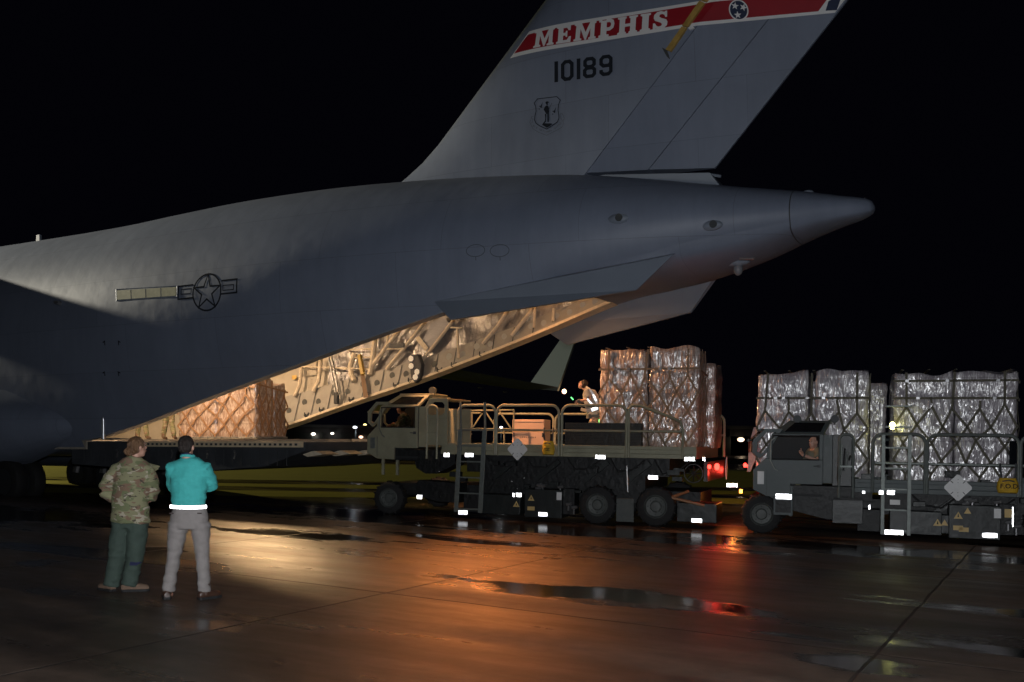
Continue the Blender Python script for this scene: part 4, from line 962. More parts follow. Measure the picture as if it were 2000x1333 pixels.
    for i, (px, py) in enumerate(((1046,955),(1056,950),(1049,948),(1090,952),(1117,992),(1106,985))):
        c = LT(px,py,N+.1); mm = MB(); mm.tube([c, c+Vector((.12,0,.02))], .035, 8); mm.tube([c+Vector((.05,0,-.02)), c+Vector((.05,0,-.14))], .02, 6); mk('hydraulic_fitting', mm, M_STEEL, off=CX)
    mm = MB(); mm.tube([LT(1310,972,N+.05),LT(1376,988,N+.05)], .03, 6); mm.tube([LT(1310,972,N+.05),LT(1345,960,N+.3)], .03, 6); mk('rear_arm', mm, mat('orange_lit_steel',(.35,.16,.07),.5), off=CX)  # orange light falling on the arm is put into the steel colour
    mm = MB(); c = LT(1355,925,N+.3)
    for k in range(8):
        t = 2*math.pi*k/8; mm.tube([(c.x,N+.28,c.z),(c.x+.16*math.cos(t),N+.28,c.z+.16*math.sin(t))], .016, 5)
    mm.tube([(c.x+.19*math.cos(t),N+.28,c.z+.19*math.sin(t)) for t in arange(0,2*math.pi,20)[:-1]], .015, 6, closed=True); mk('cooling_fan', mm, M_UNDER2)
    # small boxes, brackets that fill the dark flank
    rnd = random.Random(5+second)
    for i in range(16):
        x = -8.6+rnd.random()*5.4; z = .62+rnd.random()*.6; s_ = .05+rnd.random()*.1; mm = MB()
        mm.box(x,x+s_*1.8,N+.14,N+.3,z,z+s_*.8); mk('bracket', mm, M_UNDER2 if i % 3 else M_UNDER, off=CX, bevel=.006)
    for i in range(12):
        x = -8.7+rnd.random()*5.6; z = .4+rnd.random()*.9; mm = MB(); mm.sphere((x,N+.13,z), .012, 8, 5); mk('bolt', mm, M_STEEL, off=CX)
    # --- reflectors
    if not second:
        for px, py, wp_, b, o_ in ((873,889,11,N,DX),(917,889,16,N-.15,DX),(905,1001,18,N-.15,CX),(938,995,5,N,CX),(1003.5,967,4,N+.05,CX),(1014,967,11,N+.05,CX),(1061,1005,17,N,CX),(1173,893,19,N,DX),(1276,933,18,N+.25,CX),(1347,897,19,N,DX),(1361,1017,19,N,CX),(1375,897,5,N,DX),(1430,948,20,N+2.6,CX),(820,971,10,N+.1,CX)):
            c = LT(px,py,b); reflector(c, wp_*Y_of(c)/F*1.05, 7.5*Y_of(c)/F, (0,0,0), TR, T2H)
        mm = MB(); mm.tube([LT(1224,910,N-.03),LT(1226,962,N-.03)], .018, 8); mk('marker_pole', mm, M_REFL, off=Vector((0,0,0)))
        for px, py, hh in ((1384,912,.07),(1399,912,.11),(1454,909,.08),(1460,911,.06)):
            b_ = 19.1 if px < 1420 else 22.0
            c = LT(px,py,b_); mm = MB(); mm.tube([c, c+Vector((.03,-.015,0))], hh*.62, 10); mk('tail_lamp', mm, M_REDL, off=Vector((0,0,0)))
        c = LT(1447,960,20.5); mm = MB(); mm.cbox(c, .06,.06,.08); mk('amber_lamp', mm, M_AMBL, off=Vector((0,0,0)))
        mm = MB(); mm.box(-2.78,-2.7,N+.3,N+3.2,.95,1.35); mk('rear_bumper', mm, M_UNDER2, off=Vector((0,0,0)))
        mm = MB(); c = LT(1418,915,20.2); mm.add([c+Vector((0,0,.24)), c+Vector((0,.16,0)), c+Vector((0,0,-.24)), c+Vector((0,-.16,0)), c+Vector((.02,0,.24)), c+Vector((.02,.16,0)), c+Vector((.02,0,-.24)), c+Vector((.02,-.16,0))], [(0,1,2,3),(4,7,6,5),(0,4,5,1),(1,5,6,2),(2,6,7,3),(3,7,4,0)]); mk('rear_placard', mm, M_PLAC, off=Vector((0,0,0)))
    else:
        b = bn
        for px, py, wp_, hp, bb in ((1531,970,30,10,b),(1542,997,10,6,b+.1),(1687,962,5,5,b),(1721,962,8,8,b-.15),(1740,960,14,3.4,b-.15),(1740,965,14,3.4,b-.15),(1746,1040,34,9,b-.15),(1933,1046,26,9,b),(1698,991,3,9,b),(1978,1010,2.5,38,b)):
            c = LT(px,py,bb); reflector(c, wp_*Y_of(c)/F, hp*Y_of(c)/F, (0,0,0), TR, T2H)
        boxb = lambda name, px0, px1, py0, py1, bb, dep, mt, par=None, bev=.01: mk(name, (lambda p,q: MB().box(p.x,q.x,bb,bb+dep,p.z,q.z))(LT(px0,py1,bb),LT(px1,py0,bb)), mt, par, off=Vector((0,0,0)), bevel=bev)
        boxb('step_panel', 1510, 1549, 949, 1006, b+.03, .12, paint); boxb('step_hollow', 1514, 1545, 978, 1001, b+.02, .02, M_UNDER, None, 0)
        f1 = boxb('equipment_box', 1625, 1686, 970, 1022, b+.1, .6, M_UNDER2); boxb('equipment_box', 1552, 1610, 955, 985, b+.4, .5, M_UNDER)
        f2 = boxb('equipment_box', 1781, 1856, 1007, 1040, b+.08, .5, M_UNDER2); f3 = boxb('equipment_box', 1870, 1944, 990, 1050, b+.02, .6, M_UNDER2)
        for px, py, par in ((1845,1022,f2),(1890,999,f3)):
            c = LT(px,py,b); s_ = .06; mm = MB().prism([(c.x-s_,c.z-.045),(c.x+s_,c.z-.045),(c.x,c.z+.065)], b+.012, b+.016); mk('warning_triangle', mm, M_SIGNY, par, off=Vector((0,0,0)))
        boxb('plate', 1873, 1892, 1031, 1039, b+.008, .006, M_SIGNY, f3, 0); boxb('plate', 1962, 1976, 995, 1011, b+.03, .006, M_SIGNY, None, 0); boxb('plate', 1738, 1758, 977, 986, b-.0, .006, M_PLAC, None, 0)
        boxb('rear_panel', 1971, 2000, 862, 910, b+.5, .3, M_GLASSDK)
        c = LT(1815,1015,b+.07); scr_ = stroke([(c.x-.07,c.z),(c.x-.03,c.z+.035),(c.x-.02,c.z-.01),(c.x+.02,c.z+.03),(c.x+.03,c.z-.01),(c.x+.07,c.z+.02),(c.x+.11,c.z+.005)], .016)
        drape('box_scrawl', scr_, M_MARK, TR, lambda a, z: b+.074, .004)
        c = LT(1743,832,b+.9); mm = MB().sphere((c.x,c.y,c.z), .055, 10, 6, (1,.6,1.4)); mk('work_lamp', mm, M_YELL, off=Vector((0,0,0)))
        lamp('work_lamp_light', 'POINT', tw(c.x,c.y-.1,c.z), 1.6, (.95,.95,.3), .05)
        for px in (1748,1795,1840,1868):       # amber strip lamps low on the flank
            c = LT(px,1052,b+1.0); mm = MB().cbox(c, .1,.03,.03); mk('low_marker_lamp', mm, mat('low_marker_glow',(.8,.7,.1),.3,emit=(.9,.75,.08),estr=2), off=Vector((0,0,0)))
        c = LT(1447,960,b+1.1)
    # --- deck cabinet, louvred box, placard
    if not second:
        p, q = LT(1000,873,20.9), LT(1063,820,20.9); mm = MB().box(p.x,q.x,20.9,21.4,p.z,q.z)
        cb = mk('control_cabinet', mm, M_ORG, off=Vector((0,0,0)), bevel=.01)
        for fx in (.04,.94):
            mm = MB().box(p.x+(q.x-p.x)*fx,p.x+(q.x-p.x)*fx+.03,20.885,20.899,p.z+.24,p.z+.34); mk('cabinet_latch', mm, M_DKGREY, cb, off=Vector((0,0,0)))
        mm = MB()
        for i in range(8): x = p.x+.2+i*.055; mm.box(x,x+.012,20.892,20.899,p.z+.22,p.z+.25)
        mm.box(p.x+.01,q.x-.01,20.893,20.899,q.z-.07,q.z-.06); mk('cabinet_slots', mm, M_DKGREY, cb, off=Vector((0,0,0)))
        p, q = LT(1102,876,19.7), LT(1252,827,19.7); mm = MB().box(p.x,q.x,19.75,20.3,p.z,q.z); lb = mk('louvred_guard', mm, M_UNDER, off=Vector((0,0,0)))
        mm = MB()
        for i in range(16): z = p.z+.02+i*(q.z-p.z-.04)/15; mm.box(p.x,q.x,19.72,19.749,z,z+.012)
        mk('guard_slats', mm, M_UNDER2, lb, off=Vector((0,0,0)))
    c = LT(1010.5,878,N-.06) if not second else LT(1871,953,bn-.06)
    s_, t_, k_ = (.225,.235,.02)
    mm = MB().prism([(c.x-s_,c.z-k_),(c.x-k_,c.z-t_),(c.x+k_,c.z-t_),(c.x+s_,c.z-k_),(c.x+s_,c.z+k_),(c.x+k_,c.z+t_),(c.x-k_,c.z+t_),(c.x-s_,c.z+k_)], c.y, c.y+.012)
    pl = mk('diamond_placard', mm, M_PLAC, off=Vector((0,0,0)))
    for sx_, sz_ in ((-1,1),(1,1),(-1,-1),(1,-1)):
        mm = MB(); e = Vector((c.x+sx_*.12, c.y-.006, c.z+sz_*.12)); mm.tube([e, e-Vector((sx_*.04,0,sz_*.04))], .006, 4); mk('placard_clip', mm, M_DKGREY, pl, off=Vector((0,0,0)))
    for sz_ in (-.15,-.09,.09,.15):
        mm = MB().tube([(c.x,c.y-.004,c.z+sz_),(c.x,c.y,c.z+sz_)], .007, 6); mk('placard_bolt', mm, M_DKGREY, pl, off=Vector((0,0,0)))
    return TR
def Y_of(c): return -STT*c.x+CT*c.y
T1 = loader('warm-lit cargo loader nearest the aircraft ramp, deck raised, carrying one netted cargo pallet', 18.95, 0, 0, 0, M_WARMVEH, False)
T2 = loader('dark green-grey cargo loader waiting behind at right, driver leaning from its cab', 18.5, 8.75, -.55, 8.35, M_OLIVE, True)
lamp('tail_lamp_light', 'POINT', tw(-2.55,19.6,1.12), 6, (1,.05,.03), .06)
lamp('tail_lamp_light', 'POINT', tw(-2.55,21.9,1.12), 8, (1,.05,.03), .06)
lamp('amber_lamp_light', 'POINT', tw(-2.3,20.3,.62), 6, (1,.32,.05), .05)

# debris bags hung on the rails
def bag(label, c, w_, h, word):
    B_ = thing('debris_bag', label, 'bag', c, 'yellow bags hung on the loader rails', 'T')
    m = MB(); ring = lambda z, k, d: [(c.x+w_/2*k*math.cos(t)*(1 if abs(math.cos(t)) > .5 else 1.0), c.y+d*math.sin(t), c.z+z) for t in arange(0, 2*math.pi, 20)[:-1]]
    m.loft([ring(0,.86,.02),ring(.02,.95,.07),ring(h*.35,1.05,.09),ring(h*.7,.98,.08),ring(h*.95,.8,.05),ring(h,.76,.04)], caps=True)
    bd = m.build('pouch', M_YBAG, B_, smooth=True)
    for s in (-1, 1): m = MB(); m.tube([(c.x+s*w_*.3,c.y,c.z+h*.95),(c.x+s*w_*.36,c.y-.03,c.z+h*1.5),(c.x+s*w_*.38,c.y+.02,c.z+h*1.95)], .018, 5); m.build('carry_strap', M_DKGREY, B_)
    m = MB(); m.tube([(c.x-w_*.28,c.y-.075,c.z+h*.78),(c.x,c.y-.095,c.z+h*.86),(c.x+w_*.28,c.y-.075,c.z+h*.78)], .012, 5); m.build('pouch_mouth', M_DKGREY, B_)
    if word:
        ps = text_polys('F.O.D.', lambda v: Vector((c.x-.135+v[0]*.115, c.z+h*.34+v[1]*.115)), offset=.02)
        drape('bag_lettering', ps, M_MARK, B_, lambda a, z: c.y-.095, .004)
    else:
        drape('bag_mark', stroke([(c.x-.07,c.z+h*.5),(c.x+.05,c.z+h*.45),(c.x-.02,c.z+h*.33),(c.x+.06,c.z+h*.3)], .014), M_MARK, B_, lambda a, z: c.y-.095, .004)
bag('yellow bag hanging on the ramp-side loader beside its peach cabinet', LT(1071,889,18.83), .27, .3, False)
bag('yellow bag lettered F.O.D. hanging on the dark loader at far right', LT(1968,964,18.38), .34, .27, True)

# ================================================================ pallet loads
def film_mat(name, c1, c2):
    m = D.materials.new(name); m.use_nodes = True; nt = m.node_tree; n = nt.nodes; lk = nt.links; p = n['Principled BSDF']
    tc = n.new('ShaderNodeTexCoord')
    def nz(sc, det, dist, rot, scl):
        mp = n.new('ShaderNodeMapping'); mp.inputs['Rotation'].default_value = rot; mp.inputs['Scale'].default_value = scl; lk.new(tc.outputs['Object'], mp.inputs[0])
        t = n.new('ShaderNodeTexNoise'); t.inputs['Scale'].default_value = sc; t.inputs['Detail'].default_value = det; t.inputs['Distortion'].default_value = dist; lk.new(mp.outputs[0], t.inputs[0]); return t.outputs[0]
    def mth(op, a, b):
        k = n.new('ShaderNodeMath'); k.operation = op
        for i, x in enumerate((a, b)):
            if isinstance(x, (int, float)): k.inputs[i].default_value = x
            else: lk.new(x, k.inputs[i])
        return k.outputs[0]
    n1 = nz(1.7, 2.5, 1.5, (0,R(32),0), (4.2,3,.9)); n3 = nz(1.9, 2.5, 1.3, (0,R(-40),0), (3.6,3,1.0)); n2 = nz(1.3, 3, 0, (0,0,0), (1,1,1))
    pick = n.new('ShaderNodeMapRange'); pick.inputs[1].default_value = .45; pick.inputs[2].default_value = .55; lk.new(n2, pick.inputs[0])
    sel = n.new('ShaderNodeMix'); sel.data_type = 'FLOAT'; lk.new(pick.outputs[0], sel.inputs[0]); lk.new(n1, sel.inputs[2]); lk.new(n3, sel.inputs[3]); wr = sel.outputs[0]
    ridge = mth('SUBTRACT', 1.0, mth('MULTIPLY', mth('ABSOLUTE', mth('SUBTRACT', wr, .5), 0), 6.0))
    rp = n.new('ShaderNodeMapRange'); rp.inputs[1].default_value = .62; rp.inputs[2].default_value = 1.0; lk.new(ridge, rp.inputs[0])
    mx = n.new('ShaderNodeMix'); mx.data_type = 'RGBA'; mx.inputs[6].default_value = (*c1,1); mx.inputs[7].default_value = (*c2,1); lk.new(mth('MULTIPLY', rp.outputs[0], .7), mx.inputs[0])  # pale film wrinkles, with flash highlights put into the colour too
    bk = n.new('ShaderNodeTexBrick'); bk.inputs['Scale'].default_value = 1.0; bk.inputs['Brick Width'].default_value = .52; bk.inputs['Row Height'].default_value = .41; bk.inputs['Mortar Size'].default_value = .012; bk.inputs['Mortar Smooth'].default_value = .8
    bk.inputs['Color1'].default_value = (1,1,1,1); bk.inputs['Color2'].default_value = (.8,.8,.8,1); bk.inputs['Mortar'].default_value = (.45,.43,.43,1)
    mb = n.new('ShaderNodeMapping'); mb.inputs['Rotation'].default_value = (R(-90),0,0); lk.new(tc.outputs['Object'], mb.inputs[0]); lk.new(mb.outputs[0], bk.inputs[0])
    m2 = n.new('ShaderNodeMix'); m2.data_type = 'RGBA'; m2.blend_type = 'MULTIPLY'; m2.inputs[0].default_value = .6; lk.new(mx.outputs[2], m2.inputs[6]); lk.new(bk.outputs[0], m2.inputs[7])
    lk.new(m2.outputs[2], p.inputs['Base Color']); p.inputs['Roughness'].default_value = .34; p.inputs['Coat Weight'].default_value = 1; p.inputs['Coat Roughness'].default_value = .24; p.inputs['Coat IOR'].default_value = 2.3
    hgt = mth('ADD', mth('MULTIPLY', wr, 1.0), mth('MULTIPLY', n2, .9))
    b = n.new('ShaderNodeBump'); b.inputs['Strength'].default_value = 1; b.inputs['Distance'].default_value = .075; lk.new(hgt, b.inputs['Height']); lk.new(b.outputs[0], p.inputs['Coat Normal'])
    b2 = n.new('ShaderNodeBump'); b2.inputs['Strength'].default_value = .8; b2.inputs['Distance'].default_value = .05; lk.new(hgt, b2.inputs['Height']); lk.new(b2.outputs[0], p.inputs['Normal'])
    return m
M_FILM1 = film_mat('film_wrapped_cartons_warm_lit', (.38,.26,.21), (.9,.78,.72)); M_FILM2 = film_mat('film_wrapped_cartons_grey', (.42,.38,.42), (1.0,.97,1.0))  # the warm film carries the orange bay light in its colours
M_NET = mat('tan_net_webbing', (.2,.15,.1), .7, var=.15, vscale=8); M_NET2 = mat('olive_net_webbing', (.1,.09,.065), .7, var=.15, vscale=8)
M_PAL = mat('aluminium_pallet', (.4,.4,.4), .4, metal=.7, var=.15, vscale=6)
from mathutils import noise as mn
def lump(v, amp, fr, seed=0):
    return mn.noise(Vector((v[0]*fr+seed, v[1]*fr, v[2]*fr)))*amp
def load_block(name, x0, x1, y0, y1, z0, z1, mt, parent, seed, amp=.045, topamp=.05):
    nx, ny, nz = max(4,int((x1-x0)/.07)), max(4,int((y1-y0)/.09)), int((z1-z0)/.07)
    bm = bmesh.new(); g = {}
    def V_(i, j, k):
        if (i,j,k) not in g:
            u, v, w_ = i/nx, j/ny, k/nz
            p = Vector((x0+(x1-x0)*u, y0+(y1-y0)*v, z0+(z1-z0)*w_))
            c = Vector(((x0+x1)/2,(y0+y1)/2,p.z)); d = (p-c); d.z = 0
            q = p.copy()
            # rounded vertical corners and puffed cartons
            ex, ey = min(u,1-u)*(x1-x0), min(v,1-v)*(y1-y0)
            col = abs(math.sin(math.pi*w_*5))**.6*.018
            if d.length > 0: q += d.normalized()*(lump(p, amp, 2.2, seed)+lump(p, amp*.5, 6, seed)+col)
            r_ = .05
            if ex < r_ and ey < r_: q -= Vector((d.x, d.y, 0)).normalized()*(r_-max(ex,ey))*.4
            if k == nz: q.z += lump(p, topamp*2, 2.3, seed+5)+.02*math.sin(u*9+seed)
            g[(i,j,k)] = bm.verts.new(q)
        return g[(i,j,k)]
    for k in range(nz):
        for i in range(nx):
            bm.faces.new((V_(i,0,k),V_(i+1,0,k),V_(i+1,0,k+1),V_(i,0,k+1))); bm.faces.new((V_(i,ny,k),V_(i,ny,k+1),V_(i+1,ny,k+1),V_(i+1,ny,k)))
        for j in range(ny):
            bm.faces.new((V_(0,j,k),V_(0,j,k+1),V_(0,j+1,k+1),V_(0,j+1,k))); bm.faces.new((V_(nx,j,k),V_(nx,j+1,k),V_(nx,j+1,k+1),V_(nx,j,k+1)))
    for i in range(nx):
        for j in range(ny): bm.faces.new((V_(i,j,nz),V_(i+1,j,nz),V_(i+1,j+1,nz),V_(i,j+1,nz)))
    o0 = ORG[parent.name]
    for v in bm.verts: v.co -= o0
    bmesh.ops.recalc_face_normals(bm, faces=bm.faces)
    me = D.meshes.new(name); bm.to_mesh(me); bm.free(); me.materials.append(mt)
    for p in me.polygons: p.use_smooth = True
    o = D.objects.new(name, me); COL.objects.link(o); o.parent = parent; ORG[o.name] = o0; return o
def strap(m, pts, wd=.045, th=.012):     # flat webbing along points lying on a face; normal taken from nrm
    for (p, q, nrm) in pts:
        p, q, nrm = Vector(p), Vector(q), Vector(nrm); d = (q-p).normalized(); s = d.cross(nrm).normalized()*wd/2; h = nrm*th
        m.add([p-s,q-s,q+s,p+s,p-s+h,q-s+h,q+s+h,p+s+h], [(0,1,2,3),(4,7,6,5),(0,4,5,1),(1,5,6,2),(2,6,7,3),(3,7,4,0)])
def pallet(label, x0, x1, y0, ys, y1, z0, z1, z2, frame, mt, net, seed, gap=.06, back=0.0, lat=(.12,.66), rows=(.78,.9)):
    """netted load: two stacks along x at the front (y0..ys), two lower ones behind (ys..y1)"""
    PL = thing('cargo_pallet', label, 'cargo pallet', ((x0+x1)/2,(y0+y1)/2,z0), 'netted film-wrapped cargo pallets', frame)
    m = MB(); m.box(x0-.04,x1+.04,y0-.04,y1+.04,z0,z0+.055); m.build('pallet_base', M_PAL, PL, bevel=.008)
    for i in range(6):
        x = x0+.1+i*(x1-x0-.2)/5; m = MB(); m.tube([(x+.03*math.cos(t),y0-.05,z0+.03+.03*math.sin(t)) for t in arange(0,2*math.pi,10)[:-1]], .008, 5, closed=True); m.build('tie_ring', M_STEEL, PL)
    zb = z0+.06; xm = (x0+x1)/2
    for i, (a, b_) in enumerate(((x0,xm-gap/2),(xm+gap/2,x1))):
        load_block('wrapped_stack', a, b_, y0, ys-gap/2, zb, z1+.02*i, mt, PL, seed+i*7)
        if y1-ys > .3: load_block('wrapped_stack', a+.02+back, b_+back, ys+gap/2, y1, zb, z2-.03*i, mt, PL, seed+i*7+30)
    hh = z1-zb; e = .035
    def jit(sg):
        f = lambda p, n: tuple(p[i]+(0 if abs(n[i]) > .5 else mn.noise(Vector(p)*2.3+Vector((i*9.1+seed,3,1)))*.13) for i in range(3)) if z0+.1 < p[2] < fz(.97) and (x0+.05 < p[0] < x1-.05 or abs(n[0]) > .5) else p
        return [(f(p,n), f(q,n), n) for p, q, n in sg]
    M1 = MB(); fz = lambda t: zb+hh*t
    N_ = (0,-1,0); yy = y0-e
    segs = []
    for t in rows: segs.append(((x0-.02,yy,fz(t)),(x1+.02,yy,fz(t)),N_))
    n = 5; w_ = (x1-x0)/n; lo, hi = lat; rowsN = 2
    rh = (hi-lo)/rowsN
    for i in range(n):
        for r in range(rowsN):
            a0, a1 = x0+i*w_, x0+(i+1)*w_; m0, m1, m2 = fz(lo+r*rh), fz(lo+(r+.5)*rh), fz(lo+(r+1)*rh); am = (a0+a1)/2
            sg = 1 if False else 0
            segs += [((a0,yy,m1),(am,yy,m2),N_),((am,yy,m2),(a1,yy,m1),N_),((a0,yy,m1),(am,yy,m0),N_),((am,yy,m0),(a1,yy,m1),N_)]
        segs.append(((x0+(i+.5)*w_,yy,fz(hi)),(x0+(i+.5)*w_,yy,fz(rows[0] if i % 2 else 1.0)),N_))
        segs.append(((x0+(i+.5)*w_,yy,fz(lo)),(x0+(i+.5)*w_,yy-.02,z0+.05),N_))
    strap(M1, jit(segs))
    segs = []; N2 = (1,0,0); xx = x1+e; D_ = y1-y0; n = 5; w_ = D_/n
    for t in rows: segs.append(((xx,y0-.02,fz(t)),(xx,y1,fz(t)-.1),N2))
    for i in range(n):
        for r in range(rowsN):
            a0, a1 = y0+i*w_, y0+(i+1)*w_; m0, m1, m2 = fz(lo+r*rh), fz(lo+(r+.5)*rh), fz(lo+(r+1)*rh); am = (a0+a1)/2
            segs += [((xx,a0,m1),(xx,am,m2),N2),((xx,am,m2),(xx,a1,m1),N2),((xx,a0,m1),(xx,am,m0),N2),((xx,am,m0),(xx,a1,m1),N2)]
        segs.append(((xx,y0+(i+.5)*w_,fz(hi)),(xx,y0+(i+.5)*w_,fz(1.0) if y0+(i+.5)*w_ < ys else fz(.85)),N2))
    strap(M1, jit(segs))
    segs = []; 
    for i in range(3): segs.append(((x0+w_*(i+.3),y0,z1+.05),(x0+w_*(i+.3),ys,z1+.05),(0,0,1)))
    strap(M1, segs)
    M1.build('cargo_net', net, PL)
    m = MB(); rnd = random.Random(seed)
    for i in range(5):
        x = x0+.2+rnd.random()*(x1-x0-.4); z = fz(rnd.choice(rows)); m = MB(); m.box(x-.035,x+.035,yy-.03,yy-.012,z-.03,z+.03); m.build('net_buckle', M_STEEL, PL, bevel=.005)
    return PL
pallet('tall warm-lit netted cargo pallet on the ramp-side loader behind the bending worker', -5.2,-3.02, 19.95,21.1,22.3, 1.57,3.77,3.55, 'T', M_FILM1, M_NET, 1, back=.2, lat=(.05,.72), rows=(.8,))
pallet('netted cargo pallet just behind the cab of the dark loader', -1.76,.38, 19.6,20.9,22.0, 1.02,3.19,3.1, 'T', M_FILM2, M_NET2, 11, gap=.14, back=.38, lat=(.03,.62), rows=(.76,))
pallet('netted cargo pallet at the far right edge on the dark loader', .85,3.0, 19.6,20.9,22.0, 1.02,3.18,3.1, 'T', M_FILM2, M_NET2, 23, gap=.04, lat=(.03,.66), rows=(.76,.92))
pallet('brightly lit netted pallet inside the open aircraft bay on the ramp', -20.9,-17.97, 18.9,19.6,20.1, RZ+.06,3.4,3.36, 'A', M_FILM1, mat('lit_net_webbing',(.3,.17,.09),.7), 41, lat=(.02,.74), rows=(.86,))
# loose film flapping off the first pallet
m = MB(); P_ = [LT(1420,770,22.3), LT(1428,820,22.35), LT(1424,868,22.3), LT(1415,870,22.3)]
def loose(name, label, pts, mt, org):
    m = MB(); n = len(pts); prev = None; rings = []
    for i, (p, w_) in enumerate(pts): rings.append([p+Vector((-w_/2,0,0)), p+Vector((0,-.05*math.sin(i*2),0)), p+Vector((w_/2,.02,0)), p+Vector((0,.04,0))])
    m.loft(rings, caps=True); o = m.build(name, mt, None, smooth=True, org=org, frame='T'); return tag(o, label, 'plastic film')
M_LOOSE = mat('loose_plastic_film', (.5,.42,.42), .25, coat=.6, bump=.8, bscale=8)
loose('hanging_film', 'loose clear film hanging in front of the dark loader cab, glowing red', [(LT(1478,835,20.2),.12),(LT(1470,870,20.1),.16),(LT(1468,900,20.0),.14),(LT(1462,922,19.9),.06)], M_LOOSE, LT(1468,900,20.0))

# ================================================================ people
M_HAIRD = mat('dark_brown_hair', (.022,.014,.011), .6, bump=.8, bscale=60, stretch=(1,1,.2))
M_HAIRB = mat('blond_brown_hair', (.17,.09,.045), .5, bump=.9, bscale=60, stretch=(1,1,.3), var=.3, vscale=20)
M_OTEE = mat('olive_tan_tee_shirt', (.2,.19,.14), .85, bump=.3, bscale=8)
M_FLESH = mat('skin', (.55,.31,.23), .5, var=.06, vscale=10)
M_TEAL = mat('teal_polo_knit', (.06,.46,.445), .85, var=.06, vscale=30, bump=.3, bscale=9)
M_KTROU = mat('grey_khaki_trousers', (.27,.245,.235), .85, var=.05, vscale=20, bump=.35, bscale=7)
M_FLSUIT = mat('sage_green_trousers', (.045,.068,.055), .85, var=.1, vscale=12, bump=.4, bscale=7)
M_SHOE = mat('brown_leather_shoe', (.06,.03,.02), .4); M_BOOT = mat('tan_suede_boot', (.17,.11,.075), .85)
M_LANY = mat('navy_lanyard', (.01,.03,.07), .6); M_WSHIRT = mat('sand_tee_shirt', (.40,.385,.34), .8, bump=.3, bscale=8)
M_GTROU = mat('grey_camo_trousers', (.2,.19,.18), .85, col2=(.1,.1,.095), vscale=12)
M_GLOVE = mat('grey_glove', (.12,.12,.12), .8)
M_EYE = mat('eye', (.02,.015,.012), .2); M_LIP = mat('lips', (.4,.16,.13), .5)
def camo():
    m = D.materials.new('woodland_camouflage_cloth'); m.use_nodes = True; nt = m.node_tree; n = nt.nodes; lk = nt.links; p = n['Principled BSDF']; p.inputs['Roughness'].default_value = .9
    tc = n.new('ShaderNodeTexCoord'); prev = None
    for i, (sc, th, col, loc) in enumerate(((7,0,(.23,.22,.125),0),(8,.52,(.145,.16,.08),3),(9,.56,(.19,.12,.08),9),(11,.6,(.37,.33,.25),17),(17,.65,(.07,.055,.04),31))):
        if i == 0:
            prev = n.new('ShaderNodeRGB'); prev.outputs[0].default_value = (*col,1); prev = prev.outputs[0]; continue
        mp = n.new('ShaderNodeMapping'); mp.inputs['Location'].default_value = (loc,loc,loc); mp.inputs['Scale'].default_value = (.75,.75,1.5); lk.new(tc.outputs['Object'], mp.inputs[0])
        t = n.new('ShaderNodeTexNoise'); t.inputs['Scale'].default_value = sc; t.inputs['Detail'].default_value = 2.5; t.inputs['Distortion'].default_value = .6; lk.new(mp.outputs[0], t.inputs[0])
        r = n.new('ShaderNodeMapRange'); r.inputs[1].default_value = th-.01; r.inputs[2].default_value = th+.01; lk.new(t.outputs[0], r.inputs[0])
        mx = n.new('ShaderNodeMix'); mx.data_type = 'RGBA'; lk.new(r.outputs[0], mx.inputs[0]); lk.new(prev, mx.inputs[6]); mx.inputs[7].default_value = (*col,1); prev = mx.outputs[2]
    lk.new(prev, p.inputs['Base Color'])
    return m
M_CAMO = camo()
def organic(name, m, mt, parent, voxel=.012, folds=0.0, ffr=9.0, seed=0, smooth=4, cut=None):
    o0 = ORG[parent.name]
    me = D.meshes.new(name); me.from_pydata([v-o0 for v in m.v], [], m.f)
    bm = bmesh.new(); bm.from_mesh(me); bmesh.ops.recalc_face_normals(bm, faces=bm.faces); bm.to_mesh(me); bm.free()
    t = D.objects.new('tmp', me); COL.objects.link(t)
    md = t.modifiers.new('r', 'REMESH'); md.mode = 'VOXEL'; md.voxel_size = voxel
    sm = t.modifiers.new('s', 'SMOOTH'); sm.iterations = smooth; sm.factor = .6
    dg = bpy.context.evaluated_depsgraph_get(); ev = t.evaluated_get(dg); nm = D.meshes.new_from_object(ev)
    D.objects.remove(t); D.meshes.remove(me)
    if folds:
        nm.update(); ns = [v.normal.copy() for v in nm.vertices]
        for v, n_ in zip(nm.vertices, ns):
            c = v.co; q = Vector((c.x*ffr*.8+seed, c.y*ffr*.8, c.z*ffr*1.5)); k = 1-abs(mn.noise(q))*2.2
            v.co = c+n_*(folds*k*.6+folds*.6*mn.noise(q*2.3))
    nm.materials.clear(); nm.materials.append(mt); nm.name = name
    for p in nm.polygons: p.use_smooth = True
    o = D.objects.new(name, nm); COL.objects.link(o); o.parent = parent; ORG[o.name] = o0; return o
def head_parts(c, yaw, pitch=0.0, roll=0.0, s=1.0):
    """returns function head-local (x right, y forward, z up; origin head centre) to parent coords"""
    M = Matrix.Rotation(yaw, 3, 'Z') @ Matrix.Rotation(-pitch, 3, 'X') @ Matrix.Rotation(roll, 3, 'Y')
    return lambda x, y, z: Vector(c)+M@Vector((x*s, y*s, z*s))
